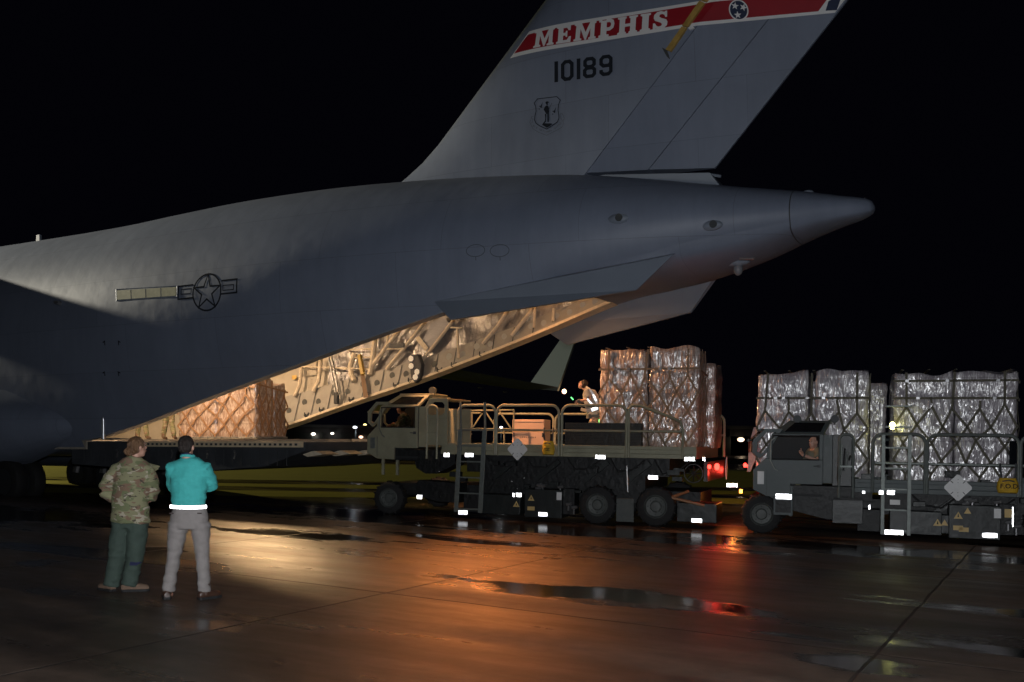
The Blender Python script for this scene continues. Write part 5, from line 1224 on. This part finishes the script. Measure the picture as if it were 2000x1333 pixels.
def add_head(m, hf):
    def blob(c, r, n=12, k=8):
        rings = []
        for i in range(k+1):
            t = math.pi*i/k; rings.append([hf(c[0]+r[0]*math.sin(t)*math.cos(2*math.pi*j/n), c[1]+r[1]*math.sin(t)*math.sin(2*math.pi*j/n), c[2]+r[2]*math.cos(t)) for j in range(n)])
        m.loft(rings)
    blob((0,-.005,.02),(.074,.094,.098)); blob((0,.03,-.055),(.055,.058,.062)); blob((0,.055,-.095),(.028,.026,.02)); blob((0,.098,-.012),(.014,.02,.024)); blob((0,.088,.006),(.01,.014,.03))
    blob((.077,-.008,-.005),(.012,.02,.032)); blob((-.077,-.008,-.005),(.012,.02,.032)); blob((0,.088,.035),(.05,.01,.008)); blob((0,.088,-.052),(.022,.012,.008))
def face_bits(hf, parent):
    m = MB()
    for s in (-1, 1):
        rings = [[hf(s*.03+.011*math.sin(t)*math.cos(2*math.pi*j/8), .083+.008*math.sin(t)*math.sin(2*math.pi*j/8), .012+.006*math.cos(t)) for j in range(8)] for t in arange(0, math.pi, 5)]; m.loft(rings)
    m.build('eyes', M_EYE, parent)
    m = MB(); m.tube([hf(-.022,.094,-.052), hf(0,.099,-.05), hf(.022,.094,-.052)], .004, 5); m.build('mouth', M_LIP, parent)
def hair(hf, parent, mt, kind='short', seed=0):
    m = MB()
    def blob(c, r, n=16, k=10):
        m.loft([[hf(c[0]+r[0]*math.sin(t)*math.cos(2*math.pi*j/n), c[1]+r[1]*math.sin(t)*math.sin(2*math.pi*j/n), c[2]+r[2]*math.cos(t)) for j in range(n)] for t in arange(0, math.pi, k)])
    if kind == 'short': blob((0,-.018,.038),(.081,.092,.09)); blob((0,-.04,-.0),(.074,.066,.075))
    elif kind == 'bald': blob((0,-.03,.03),(.078,.085,.08))
    else:
        blob((0,-.018,.034),(.086,.096,.094)); blob((0,-.045,-.005),(.08,.07,.08)); blob((-.01,-.125,-.035),(.04,.036,.038)); blob((.012,-.118,-.06),(.034,.03,.03)); blob((0,-.1,-.03),(.05,.04,.05))
    return organic('hair', m, mt, parent, .006, folds=.004, ffr=40, seed=seed, smooth=2)
def hand(m, wrist, d, palm_n, thumb_side, curl=.5, s=1.0):
    """palm and five bent fingers. d: direction of the hand, palm_n: palm normal, thumb_side: unit vector"""
    d, pn, ts = Vector(d).normalized(), Vector(palm_n).normalized(), Vector(thumb_side).normalized(); w = Vector(wrist)
    m.tube([w-d*.02*s, w+d*.02*s, w+d*.05*s, w+d*.085*s], [(.02*s,.026*s),(.016*s,.032*s),(.015*s,.04*s),(.012*s,.038*s)], 10)
    m.tube([w+d*.02*s-ts*.03*s, w+d*.085*s-ts*.03*s], .012*s, 6); m.tube([w+d*.02*s+ts*.025*s, w+d*.088*s+ts*.028*s], .013*s, 6)
    for i, ln in enumerate((.07,.08,.075,.058)):
        b = w+d*.085*s+ts*(.03-.02*i)*s; c1 = curl*.9; p1 = b+(d*math.cos(c1)+pn*math.sin(c1))*ln*.45*s; c2 = curl*2; p2_ = p1+(d*math.cos(c2)+pn*math.sin(c2))*ln*.32*s; c3 = curl*2.8; p3 = p2_+(d*math.cos(c3)+pn*math.sin(c3))*ln*.25*s
        m.tube([b, p1, p2_, p3], [.0095*s,.009*s,.0085*s,.0065*s], 7)
    b = w+d*.03*s+ts*.032*s; p1 = b+(d*.6+ts*.8)*.035*s+pn*.008*s; p2_ = p1+(d*.9+ts*.25+pn*.3).normalized()*.032*s; m.tube([b, p1, p2_], [.013*s,.011*s,.008*s], 7)
def shoe(name, ankle, dirv, mt, parent, L_=.27, hgt=.1):
    a = Vector(ankle); d = Vector((dirv[0], dirv[1], 0)).normalized(); m = MB(); z0 = 0
    P = lambda t, w_, h: (a+d*t*L_, w_, h)
    rings = []; s = Vector((d.y, -d.x, 0))
    for t, w_, h in ((-.3,.028,.08),(-.24,.038,.105),(-.02,.043,hgt+.02),(.2,.044,.095),(.42,.05,.085),(.6,.045,.075),(.7,.024,.055)):
        c = Vector((a.x,a.y,0))+d*t*L_; rings.append([c+s*w_*math.cos(u)+Vector((0,0,max(.004, h*.5+h*.5*math.sin(u)))) for u in arange(0,2*math.pi,12)[:-1]])
    m.loft(rings, caps=True); m.tube([(a.x,a.y,.05),(a.x,a.y,.17)], [.05,.05], 12); so = m.build(name, mt, parent, smooth=True)
    m = MB(); sp = [(-.31,.03),(-.24,.042),(0,.047),(.2,.047),(.42,.053),(.62,.047),(.71,.024)]
    ol = [Vector((a.x,a.y,0))+d*t*L_+s*w_ for t, w_ in sp]+[Vector((a.x,a.y,0))+d*t*L_-s*w_ for t, w_ in sp[::-1]]
    n = len(ol); m.add([v+Vector((0,0,.001)) for v in ol]+[v+Vector((0,0,.028)) for v in ol], [list(range(n))[::-1], list(range(n,2*n))]+[(i,(i+1)%n,n+(i+1)%n,n+i) for i in range(n)])
    m.build('sole', M_RUBBER, so); return so
UP = Vector((0,0,1))
# ---- man in teal shirt
YM = 9.93
m0 = W(365,1170,YM); MAN = thing('person', 'man in teal polo, white reflective belt and grey trousers, arms crossed, seen from behind', 'person', (m0.x, YM, 0), None, 'W')
w = lambda px, py, dy=0: W(px, py, YM)+Vector((0,dy,0))
hc = w(364.5,874,.0); hf = head_parts(hc, R(-6), R(2), s=1.0)
b = MB(); add_head(b, hf)
b.tube([hc+Vector((0,-.015,-.04)), w(366,893,-.01), w(367,905,-.01)], [.052,.054,.06], 12)
b.tube([w(367,905), w(368,950), w(368,1000), w(369,1020)], [(.09,.15),(.1,.15),(.09,.13),(.1,.14)], 12)
for s, sh, el, wr, ot in ((-1, w(333,917), w(333,958,.13), w(375,952,.27), 1), (1, w(402,917), w(405,955,.14), w(355,950,.24), -1)):
    b.tube([sh, el, wr], [.05,.042,.028], 10); b.tube([w(368,905), sh], [.06,.05], 8)
    hand(b, wr, (-s*1,.0,.15), (0,-1,0), (0,0,1), .35)
for hp, kn, an in ((w(352,1015),w(338,1084),w(328,1152)),(w(386,1015),w(394,1084),w(399,1152))):
    b.tube([hp, kn, kn+Vector((0,.0,-.05)), an], [.08,.055,.05,.036], 10); b.tube([w(369,1015), hp], [.1,.09], 8)
    b.tube([an, Vector((an.x,an.y,.05)), Vector((an.x,an.y+.09,.03))], [.036,.036,.03], 8)
BODY = organic('body', b, M_FLESH, MAN, .0085, smooth=3)
face_bits(hf, MAN); hair(hf, MAN, M_HAIRD, 'short', 2)
c = MB()
def tor(pts): c.tube([p for p, r in pts], [r for p, r in pts], 20)
tor([(w(367,894.5),(.062,.068)),(w(367,897.5),(.078,.115)),(w(368,902),(.09,.16)),(w(368,908),(.1,.185)),(w(369,920),(.115,.195)),(w(369,945),(.13,.2)),(w(369,968),(.125,.185)),(w(369,984),(.12,.178)),(w(369,991),(.118,.176))])
for s, sh, el in ((-1, w(337,917,-.0), w(333,958,.13)), (1, w(400,917,.0), w(406,957,.14))):
    c.tube([w(369,912), sh, sh.lerp(el,.55), el.lerp(sh,.02)], [.09,.082,.078,.07], 14)
c.tube([w(340,948,.14), w(369,950,.2), w(400,948,.14)], [.06,.06,.06], 10)
organic('polo_shirt', c, M_TEAL, MAN, .009, folds=.014, ffr=5.5, seed=3, smooth=3)
c = MB(); c.tube([w(367,894)+Vector((.07*math.cos(t),.065*math.sin(t)-.005,.022*math.sin(t)*-1+.008)) for t in arange(0,2*math.pi,20)[:-1]], [(.012,.022)]*20, 8, closed=True); c.build('shirt_collar', M_TEAL, MAN, smooth=True)
c = MB(); c.tube([w(367,891.5)+Vector((.074*math.cos(t),.07*math.sin(t)-.006,-.03*math.sin(t))) for t in arange(0,2*math.pi,24)[:-1]], [(.004,.011)]*24, 6, closed=True); c.build('lanyard', M_LANY, MAN, smooth=True)
c = MB(); c.tube([w(369,983,0),w(369,992,0)], [(.128,.186),(.128,.186)], 28, caps=False); 
belt_c = w(369,989.5)
c = MB(); c.loft([[belt_c+Vector((.183*math.cos(t),.125*math.sin(t),z)) for t in arange(0,2*math.pi,32)[:-1]] for z in (-.017,.017)])
nf = 22
for k in range(nf):                    # facets of the reflective weave
    t = math.pi+math.pi*(k+.5)/nf; p = belt_c+Vector((.19*math.cos(t),.133*math.sin(t),0)); d = (Vector((0.02,-.03,H+.1))-p).normalized()
    wv = .19*abs(math.sin(t))*math.pi/nf*.55+.003; s_ = Vector((-d.y,d.x,0)).normalized()*wv; u_ = s_.cross(d).normalized()*.017
    c.add([p-s_-u_,p+s_-u_,p+s_+u_,p-s_+u_], [(0,1,2,3)])
c.build('reflective_belt', M_REFL, MAN)
c = MB()
c.tube([w(369,988),w(370,1000),w(370,1018),w(370,1032)], [(.118,.176),(.13,.19),(.135,.205),(.12,.2)], 20)
for s, hp, kn, an in ((-1,w(349,1022),w(340,1084),w(329,1152)),(1,w(391,1022),w(395,1084),w(399,1152))):
    c.tube([hp, hp.lerp(kn,.5), kn, kn.lerp(an,.5), an, an+Vector((0,0,-.02))], [(.115,.105),(.1,.088),(.078,.068),(.07,.063),(.066,.066),(.062,.062)], 16)
organic('trousers', c, M_KTROU, MAN, .01, folds=.013, ffr=6, seed=8, smooth=3)
for px in (344,398):
    c = MB(); q = w(px,1001,-.136); c.cbox(q, .045,.008,.012); c.build('back_pocket', mat('pocket_shadow',(.07,.05,.05),.8), MAN)
c = MB(); q = w(405,916,-.07); c.cbox(q, .05,.006,.006); c.build('shirt_mark', M_LANY, MAN)
shoe('shoe', w(326,1160), (-.35,.9), M_SHOE, MAN); shoe('shoe', w(401,1158), (.6,.75), M_SHOE, MAN)

# ---- woman in camouflage jacket
YW = 10.36
w0 = W(245,1155,YW); WOM = thing('person', 'woman with tied blond hair in loose camouflage jacket and green trousers, hand on hip', 'person', (w0.x, YW, 0), None, 'W')
w = lambda px, py, dy=0: W(px, py, YW)+Vector((0,dy,0))
hc = w(268.5,874); hf = head_parts(hc, R(-38), R(-6), s=.98)
b = MB(); add_head(b, hf)
b.tube([hc+Vector((0,-.01,-.04)), w(266,893,-.01), w(263,905,-.01)], [.046,.047,.055], 12)
b.tube([w(262,905), w(257,950), w(255,1000), w(254,1020)], [(.08,.13),(.08,.12),(.08,.11),(.09,.13)], 12)
for sh, el, wr, d in ((w(231,918), w(203,956,.0), w(222,975,.08), (.6,.5,-.4)), (w(288,918), w(296,955,.1), w(285,975,.2), (-.6,.5,-.3))):
    b.tube([w(262,908), sh], [.055,.045], 8); b.tube([sh, el, wr], [.042,.035,.024], 10); hand(b, wr, d, (0,0,-1), (.3,-.3,.5), .4, .92)
for hp, kn, an in ((w(240,1025),w(229,1092),w(216,1145)),(w(268,1025),w(262,1092),w(254,1145))):
    b.tube([w(254,1022), hp], [.09,.08], 8); b.tube([hp, kn, an, Vector((an.x,an.y,.04))], [.075,.05,.034,.034], 10)
organic('body', b, M_FLESH, WOM, .0085, smooth=3)
face_bits(hf, WOM); hair(hf, WOM, M_HAIRB, 'bun', 5)
c = MB()
c.tube([w(264,892),w(263,899),w(261,907),w(259,925),w(257,950),w(255,975),w(255,1000),w(254,1020)], [(.06,.066),(.085,.11),(.1,.16),(.13,.2),(.14,.2),(.145,.195),(.15,.205),(.15,.215)], 22)
c.tube([w(250,912), w(229,921), w(212,944), w(203,958)], [.095,.088,.082,.072], 14); c.tube([w(202,957), w(214,969,.03), w(226,978,.05)], [.072,.068,.055], 12)
c.tube([w(272,911), w(287,921,.0), w(292,945,.05), w(293,960,.09), w(284,972,.15)], [.09,.085,.08,.075,.065], 14)
c.tube([w(292,958,.05), w(294,978,.03)], [.045,.03], 8)
JK = organic('camouflage_jacket', c, M_CAMO, WOM, .011, folds=.017, ffr=5, seed=12, smooth=3)
c = MB(); pts = [w(284,903,.02), w(296,908,.06), w(308,911,.08)]
c.add([w(283,899,.0),w(291,905,.03),w(310,911,.06),w(306,916,.08),w(300,923,.06),w(288,918,.02),w(292,912,-.03),w(298,913,-.02)], [(0,1,6),(1,2,7),(1,7,6),(2,3,7),(3,4,7),(4,5,6),(4,6,7),(5,0,6),(0,5,4,3,2,1)])
organic('open_collar', c, M_CAMO, WOM, .008, folds=.004, seed=2, smooth=1)
c = MB(); q = w(293,932,-.03); c.sphere(q, .035, 12, 8, (.35,.3,1.1)); c.build('shoulder_patch', mat('dark_patch',(.02,.018,.018),.7), WOM, smooth=True)
c = MB()
c.tube([w(254,1012),w(254,1030)], [(.12,.19),(.12,.19)], 18)
for hp, kn, an in ((w(238,1022),w(228,1092),w(218,1144)),(w(270,1022),w(263,1092),w(253,1143,-.02))):
    c.tube([hp, hp.lerp(kn,.5), kn, kn.lerp(an,.5), an], [(.12,.11),(.11,.105),(.095,.09),(.088,.085),(.085,.085)], 16)
organic('trousers', c, M_FLSUIT, WOM, .011, folds=.012, ffr=6, seed=22, smooth=3)
c = MB(); q = w(270,1099,-.09); c.prism([(q.x-.055,q.z-.02),(q.x+.02,q.z-.02),(q.x+.08,q.z+.015),(q.x+.05,q.z+.02),(q.x+.02,q.z+.012),(q.x-.05,q.z+.02)], q.y-.012, q.y); c.build('blue_patch', mat('navy_patch',(.01,.014,.06),.7), WOM)
shoe('boot', w(214,1150), (-.75,.5), M_BOOT, WOM, .27, .15); shoe('boot', w(255,1152,-.02), (.92,.3), M_BOOT, WOM, .29, .15)

# ---- generic clothed figure
def figure(label, frame, org, J, tops, legs, hairm, yaw, pitch, sleeve='short', shoes=M_BOOT, vox=.012, kind='short', hands=((1,0,0),(1,0,0)), glove=None):
    P = thing('person', label, 'person', org, None, frame); hc = J['head']; hf = head_parts(hc, yaw, pitch)
    b = MB(); add_head(b, hf); b.tube([hf(0,-.02,-.04), J['neck']], [.052,.06], 10); b.tube([J['neck'],J['chest'],J['waist'],J['hips']], [(.07,.1),(.09,.14),(.085,.12),(.1,.13)], 12)
    for k in (0, 1):
        b.tube([J['neck'], J['sh'][k]], [.06,.05], 8); b.tube([J['sh'][k],J['el'][k],J['wr'][k]], [.05,.04,.028], 10)
        hand(b, J['wr'][k], hands[k], (0,0,-1), (0,-1,.3) if abs(hands[k][1]) < .8 else (1,0,0), .5)
        b.tube([J['hips'],J['hp'][k]], [.1,.085], 8); b.tube([J['hp'][k],J['kn'][k],J['an'][k]], [.08,.052,.036], 10)
    organic('body', b, M_FLESH, P, .009, smooth=2); face_bits(hf, P); hair(hf, P, hairm, kind, 3)
    c = MB(); c.tube([J['neck'],J['neck'].lerp(J['chest'],.25),J['chest'],J['waist'],J['hips']], [(.07,.075),(.1,.15),(.13,.185),(.125,.17),(.13,.175)], 16)
    for k in (0, 1):
        sh, el, wr = J['sh'][k], J['el'][k], J['wr'][k]; c.tube([J['neck'].lerp(sh,.5), sh, sh.lerp(el,.7)], [.09,.082,.07], 12)
        if sleeve == 'long': c.tube([sh.lerp(el,.6), el, wr], [.072,.065,.05], 12)
    organic('shirt', c, tops, P, vox, folds=.01, ffr=6, seed=org[0], smooth=2)
    c = MB(); c.tube([J['waist'].lerp(J['hips'],.7),J['hips']+Vector((0,0,-.06))], [(.13,.175),(.13,.18)], 16)
    for k in (0, 1):
        hp, kn, an = J['hp'][k], J['kn'][k], J['an'][k]; c.tube([hp,hp.lerp(kn,.5),kn,kn.lerp(an,.5),an], [.105,.092,.075,.072,.068], 14)
    organic('trousers', c, legs, P, vox, folds=.01, ffr=6, seed=org[0]+4, smooth=2)
    for k in (0, 1):
        an = J['an'][k]; m = MB(); d = Vector((-math.sin(yaw), math.cos(yaw), 0))
        m.tube([an+Vector((0,0,.05)), an+Vector((0,0,-.02)), an+d*.06+Vector((0,0,-.05)), an+d*.17+Vector((0,0,-.06))], [.055,.055,.05,.04], 10); m.build('boot', shoes, P, smooth=True)
    if glove:
        for k in (0, 1):
            m = MB(); hand(m, J['wr'][k], hands[k], (0,0,-1), (0,-1,.3), .5, 1.12); organic('glove', m, glove, P, .008, smooth=2)
    return P
# worker bending over on the first loader's deck
BW = 20.35; q = lambda px, py, db=0: LT(px, py, BW)+Vector((0,db,0))
x0 = q(1158,830).x; zd = 1.54
J = dict(head=q(1138.5,752), neck=q(1149,763), chest=q(1154,777), waist=q(1158,797), hips=q(1161,812),
         sh=[q(1150,768,-.17), q(1148,768,.17)], el=[q(1158,781,-.22), q(1146,782,.22)], wr=[q(1139,783.5,-.16), q(1135,784,.12)],
         hp=[Vector((x0+.03,BW-.1,q(0,818).z)),Vector((x0+.03,BW+.1,q(0,818).z))], kn=[Vector((x0-.04,BW-.12,zd+.42)),Vector((x0+.0,BW+.12,zd+.42))], an=[Vector((x0+.08,BW-.14,zd+.09)),Vector((x0+.1,BW+.14,zd+.09))])
WK = figure('worker in sand T-shirt with reflective harness bending forward on the ramp-side loader deck', 'T', (x0, BW, zd), J, M_WSHIRT, M_GTROU, M_HAIRD, R(78), R(-28), hands=((-1,0,-.1),(-1,0,-.1)), glove=M_GLOVE)
def refl_path(pts, wd, parent, name='reflective_band'):
    m = MB(); d = (Vector((0,0,H))-tw(*pts[0])).normalized(); n_ = Vector((CT*d.x-STT*d.y, STT*d.x+CT*d.y, d.z))
    pts = [Vector(p)+n_*.03 for p in pts]
    for p, q_ in zip(pts, pts[1:]):
        s = (q_-p).cross(n_).normalized()*wd/2; m.add([p-s,q_-s,q_+s,p+s,p-s-n_*.02,q_-s-n_*.02,q_+s-n_*.02,p+s-n_*.02], [(0,1,2,3),(4,7,6,5),(0,4,5,1),(1,5,6,2),(2,6,7,3),(3,7,4,0)])
    return m.build(name, M_REFL, parent)
refl_path([q(1148,756,-.17),q(1157,762,-.2),q(1163,772,-.2),q(1168,784,-.17),q(1170,792,-.14)], .045, WK)
refl_path([q(1146,772,-.2),q(1152,780,-.23),q(1160,790,-.21),q(1170,797,-.17)], .04, WK)
refl_path([q(1138,800,-.16),q(1150,803,-.2),q(1160,802,-.2),q(1171,797,-.17)], .07, WK)
m = MB(); m.tube([q(1120,777,-.2),q(1124.5,782,-.2)], .012, 6); tag(m.build('light_stick', mat('green_stick_glow',(.1,.8,.2),.4,emit=(.15,1,.25),estr=2.5), None, org=q(1122,780), frame='T'), 'short glowing green light stick held by the worker', 'light stick')
m = MB(); m.tube([q(1176,820,-.25),q(1176.5,828,-.25)], .014, 6); tag(m.build('light_stick', MATS['green_stick_glow'], None, org=q(1176,824), frame='T'), 'green light stick standing upright beside the pallet behind the worker', 'light stick')
# driver of the second loader, leaning on the sill
BD = 18.72; q = lambda px, py, db=0: LT(px, py, BD)+Vector((0,db,0))
hd = q(1589,864,.05)
J = dict(head=hd, neck=q(1591,878,.1), chest=q(1592,893,.14), waist=q(1596,915,.2), hips=q(1599,932,.22),
         sh=[q(1581,886,.2), q(1600,884,-.0)], el=[q(1569,906,.2), q(1596,899.5,-.14)], wr=[q(1556,903,.3), q(1568.5,889,-.12)],
         hp=[q(1590,936,.15),q(1590,936,.4)], kn=[q(1560,936,.15),q(1560,936,.4)], an=[q(1556,950,.15),q(1556,950,.4)])
DR = figure('driver in olive-tan T-shirt at the open window of the dark loader cab, thumb raised', 'T', (hd.x, BD, 1.0), J, M_OTEE, M_CAMO, M_HAIRD, R(140), R(0), hands=((-1,0,0),(-.5,-.1,.8)), kind='bald')
m = MB(); p = J['wr'][1]; m.tube([p+Vector((-.03,-.02,.07)), p+Vector((-.035,-.025,.13))], [.013,.01], 7); organic('thumb', m, M_FLESH, DR, .006)
m = MB(); p = J['wr'][1]; d_ = (J['el'][1]-p).normalized(); m.tube([p+d_*.02, p+d_*.05], .036, 12); m.build('wrist_watch', M_DKGREY, DR)
# driver of the first loader, dim behind glass
BD2 = 19.45; q = lambda px, py, db=0: LT(px, py, BD2)+Vector((0,db,0))
hd = q(781,800)
J = dict(head=q(784,799), neck=q(787,811), chest=q(791,824), waist=q(795,844), hips=q(797,856),
         sh=[q(786,815,.19), q(797,815,-.17)], el=[q(779,830,.2), q(788,834,-.2)], wr=[q(768,828,.16), q(772,832,-.14)],
         hp=[q(792,862,-.1),q(792,862,.1)], kn=[q(760,862,-.12),q(760,862,.12)], an=[q(757,882,-.12),q(757,882,.12)])
figure('driver in camouflage uniform sitting dim behind the ramp-side loader window', 'T', (hd.x, BD2, 1.4), J, M_CAMO, M_CAMO, M_HAIRD, R(90), R(0), sleeve='long', hands=((-1,0,0),(-1,0,0)))
# two soldiers standing in the bay: only boots and legs show under the hull edge
for lab, pxs, bS in (('soldier in camouflage left of the lit pallet, farther from it, legs showing', (268,287), 19.3), ('soldier in camouflage standing right beside the lit pallet, legs showing', (319,340), 19.2)):
    a0, a1 = L(pxs[0],850,bS)[0], L(pxs[1],850,bS)[0]; am = (a0+a1)/2; z0 = RZ+.04; h_ = lambda x, y, z: Vector((am+x, bS+y, z0+z))
    J = dict(head=h_(0,0,1.64), neck=h_(0,0,1.46), chest=h_(0,0,1.25), waist=h_(0,0,1.05), hips=h_(0,0,.92), sh=[h_(-.19,0,1.4),h_(.19,0,1.4)], el=[h_(-.25,.02,1.12),h_(.25,.02,1.12)], wr=[h_(-.22,.1,.9),h_(.22,.1,.9)],
             hp=[h_(-.1,0,.86),h_(.1,0,.86)], kn=[Vector((a0*.6+am*.4,bS,z0+.48)),Vector((a1*.6+am*.4,bS,z0+.48))], an=[Vector((a0,bS,z0+.1)),Vector((a1,bS,z0+.1))])
    figure(lab, 'A', (am, bS, z0), J, M_CAMO, M_CAMO, M_HAIRD, R(20), 0, sleeve='long', vox=.018, hands=((0,.3,-1),(0,.3,-1)))

# ================================================================ far background
M_BLDG = mat('dark_hangar_cladding', (.015,.015,.018), .7, var=.2, vscale=.2)
def glow(name, col, s): return mat(name, (.8,.8,.8), .5, emit=col, estr=s)
def building(label, px0, px1, pyt, Y, lamps, lit=()):
    p = W(px0, 858, Y); q_ = W(px1, 858, Y); top = W((px0+px1)/2, pyt, Y).z
    B_ = thing('airfield_building', label, 'building', ((p.x+q_.x)/2, Y, 0), None, 'W')
    m = MB(); m.box(p.x,q_.x,Y,Y+25,0,top); wl = m.build('wall', M_BLDG, B_)
    m = MB(); m.box(p.x-.5,q_.x+.5,Y-.6,Y+25.5,top,top+.4); m.build('roof', M_DKGREY, B_)
    n = max(2, int((q_.x-p.x)/9))
    for i in range(n):
        x = p.x+(q_.x-p.x)*(i+.5)/n; m = MB(); m.box(x-2.4,x+2.4,Y-.12,Y-.02,0,min(3.6,top*.7)); m.build('hangar_door', M_UNDER2, B_)
    for px, py, col, s, r in lamps:
        c = W(px, py, Y-.8); m = MB(); m.sphere(c, r, 8, 6, (1.3,.8,.8)); m.build('wall_lamp', glow('wall_lamp_glow_%d' % int(s*10+px), col, s), B_)
        lamp('wall_lamp_light', 'POINT', c+Vector((0,-.5,-.4)), 25, col, .2)
building('low dark hangar far behind, seen below the aircraft side panel with several wall lamps', 560, 735, 835, 150, [(612,848,(1,.9,.75),2.5,.3),(649,847,(1,.92,.8),2,.24),(705,854,(1,.6,.4),2,.28)])
building('dark building far behind between the two loaders with one warm wall lamp', 1425, 1476, 838, 120, [(1447,859,(1,.75,.5),2.2,.36)])
def lamp_post(label, px, py, Y, col, s, r, P=120):
    c = W(px, py, Y); o = thing('lamp_post', label, 'lamp post', (c.x, Y, 0), 'distant apron lamp posts', 'W')
    m = MB(); m.tube([(c.x,Y,0),(c.x,Y,c.z+.3)], [.14,.08], 8); m.build('pole', M_UNDER2, o, smooth=True)
    m = MB(); m.tube([(c.x,Y,c.z+.25),(c.x,Y-.7,c.z+.2)], .06, 6); m.build('arm', M_UNDER2, o)
    m = MB(); m.sphere((c.x,Y-.7,c.z), r, 10, 6, (1.2,1,.6)); m.build('lamp_head', glow('post_lamp_glow_%d' % px, col, s), o)
    lamp('post_lamp_light', 'POINT', (c.x,Y-.7,c.z-.6), P, col, .2)
lamp_post('distant lamp post with bright bluish white light left of the ramp-side cab', 695, 835, 130, (.85,.9,1), 5, .25)
lamp_post('distant lamp post with small yellow light just left of the ramp-side cab', 714, 830, 170, (1,.8,.3), 3, .28)
lamp_post('distant lamp post whose white light shows through the ramp-side loader guard rail', 979, 835, 150, (.9,.95,1), 4, .22)

# olive and yellow bands far behind, flat colours on the ground
M_OLBAND = mat('dull_olive_ground', (.05,.056,.014), .95, var=.25, vscale=.6, bump=.5, bscale=3)
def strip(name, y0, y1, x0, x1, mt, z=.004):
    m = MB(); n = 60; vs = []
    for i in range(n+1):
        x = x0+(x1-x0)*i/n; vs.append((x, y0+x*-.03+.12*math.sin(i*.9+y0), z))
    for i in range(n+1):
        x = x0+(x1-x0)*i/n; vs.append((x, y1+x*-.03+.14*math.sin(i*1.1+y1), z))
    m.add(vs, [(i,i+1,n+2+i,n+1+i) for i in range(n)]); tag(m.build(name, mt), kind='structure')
M_YBAND = mat('yellow_ground', (.30,.27,.04), .7, var=.25, vscale=1.2, stretch=(.3,1,1))  # plain yellow colour for the flat bands across the ground
strip('yellow_ground_band', 26.7, 29.3, -60, 40, M_YBAND); strip('yellow_ground_band', 31.5, 33.7, -60, 40, M_YBAND)
strip('olive_strip', 36.3, 60, -90, 70, M_OLBAND); strip('olive_strip', 75, 100, -140, 120, M_OLBAND)
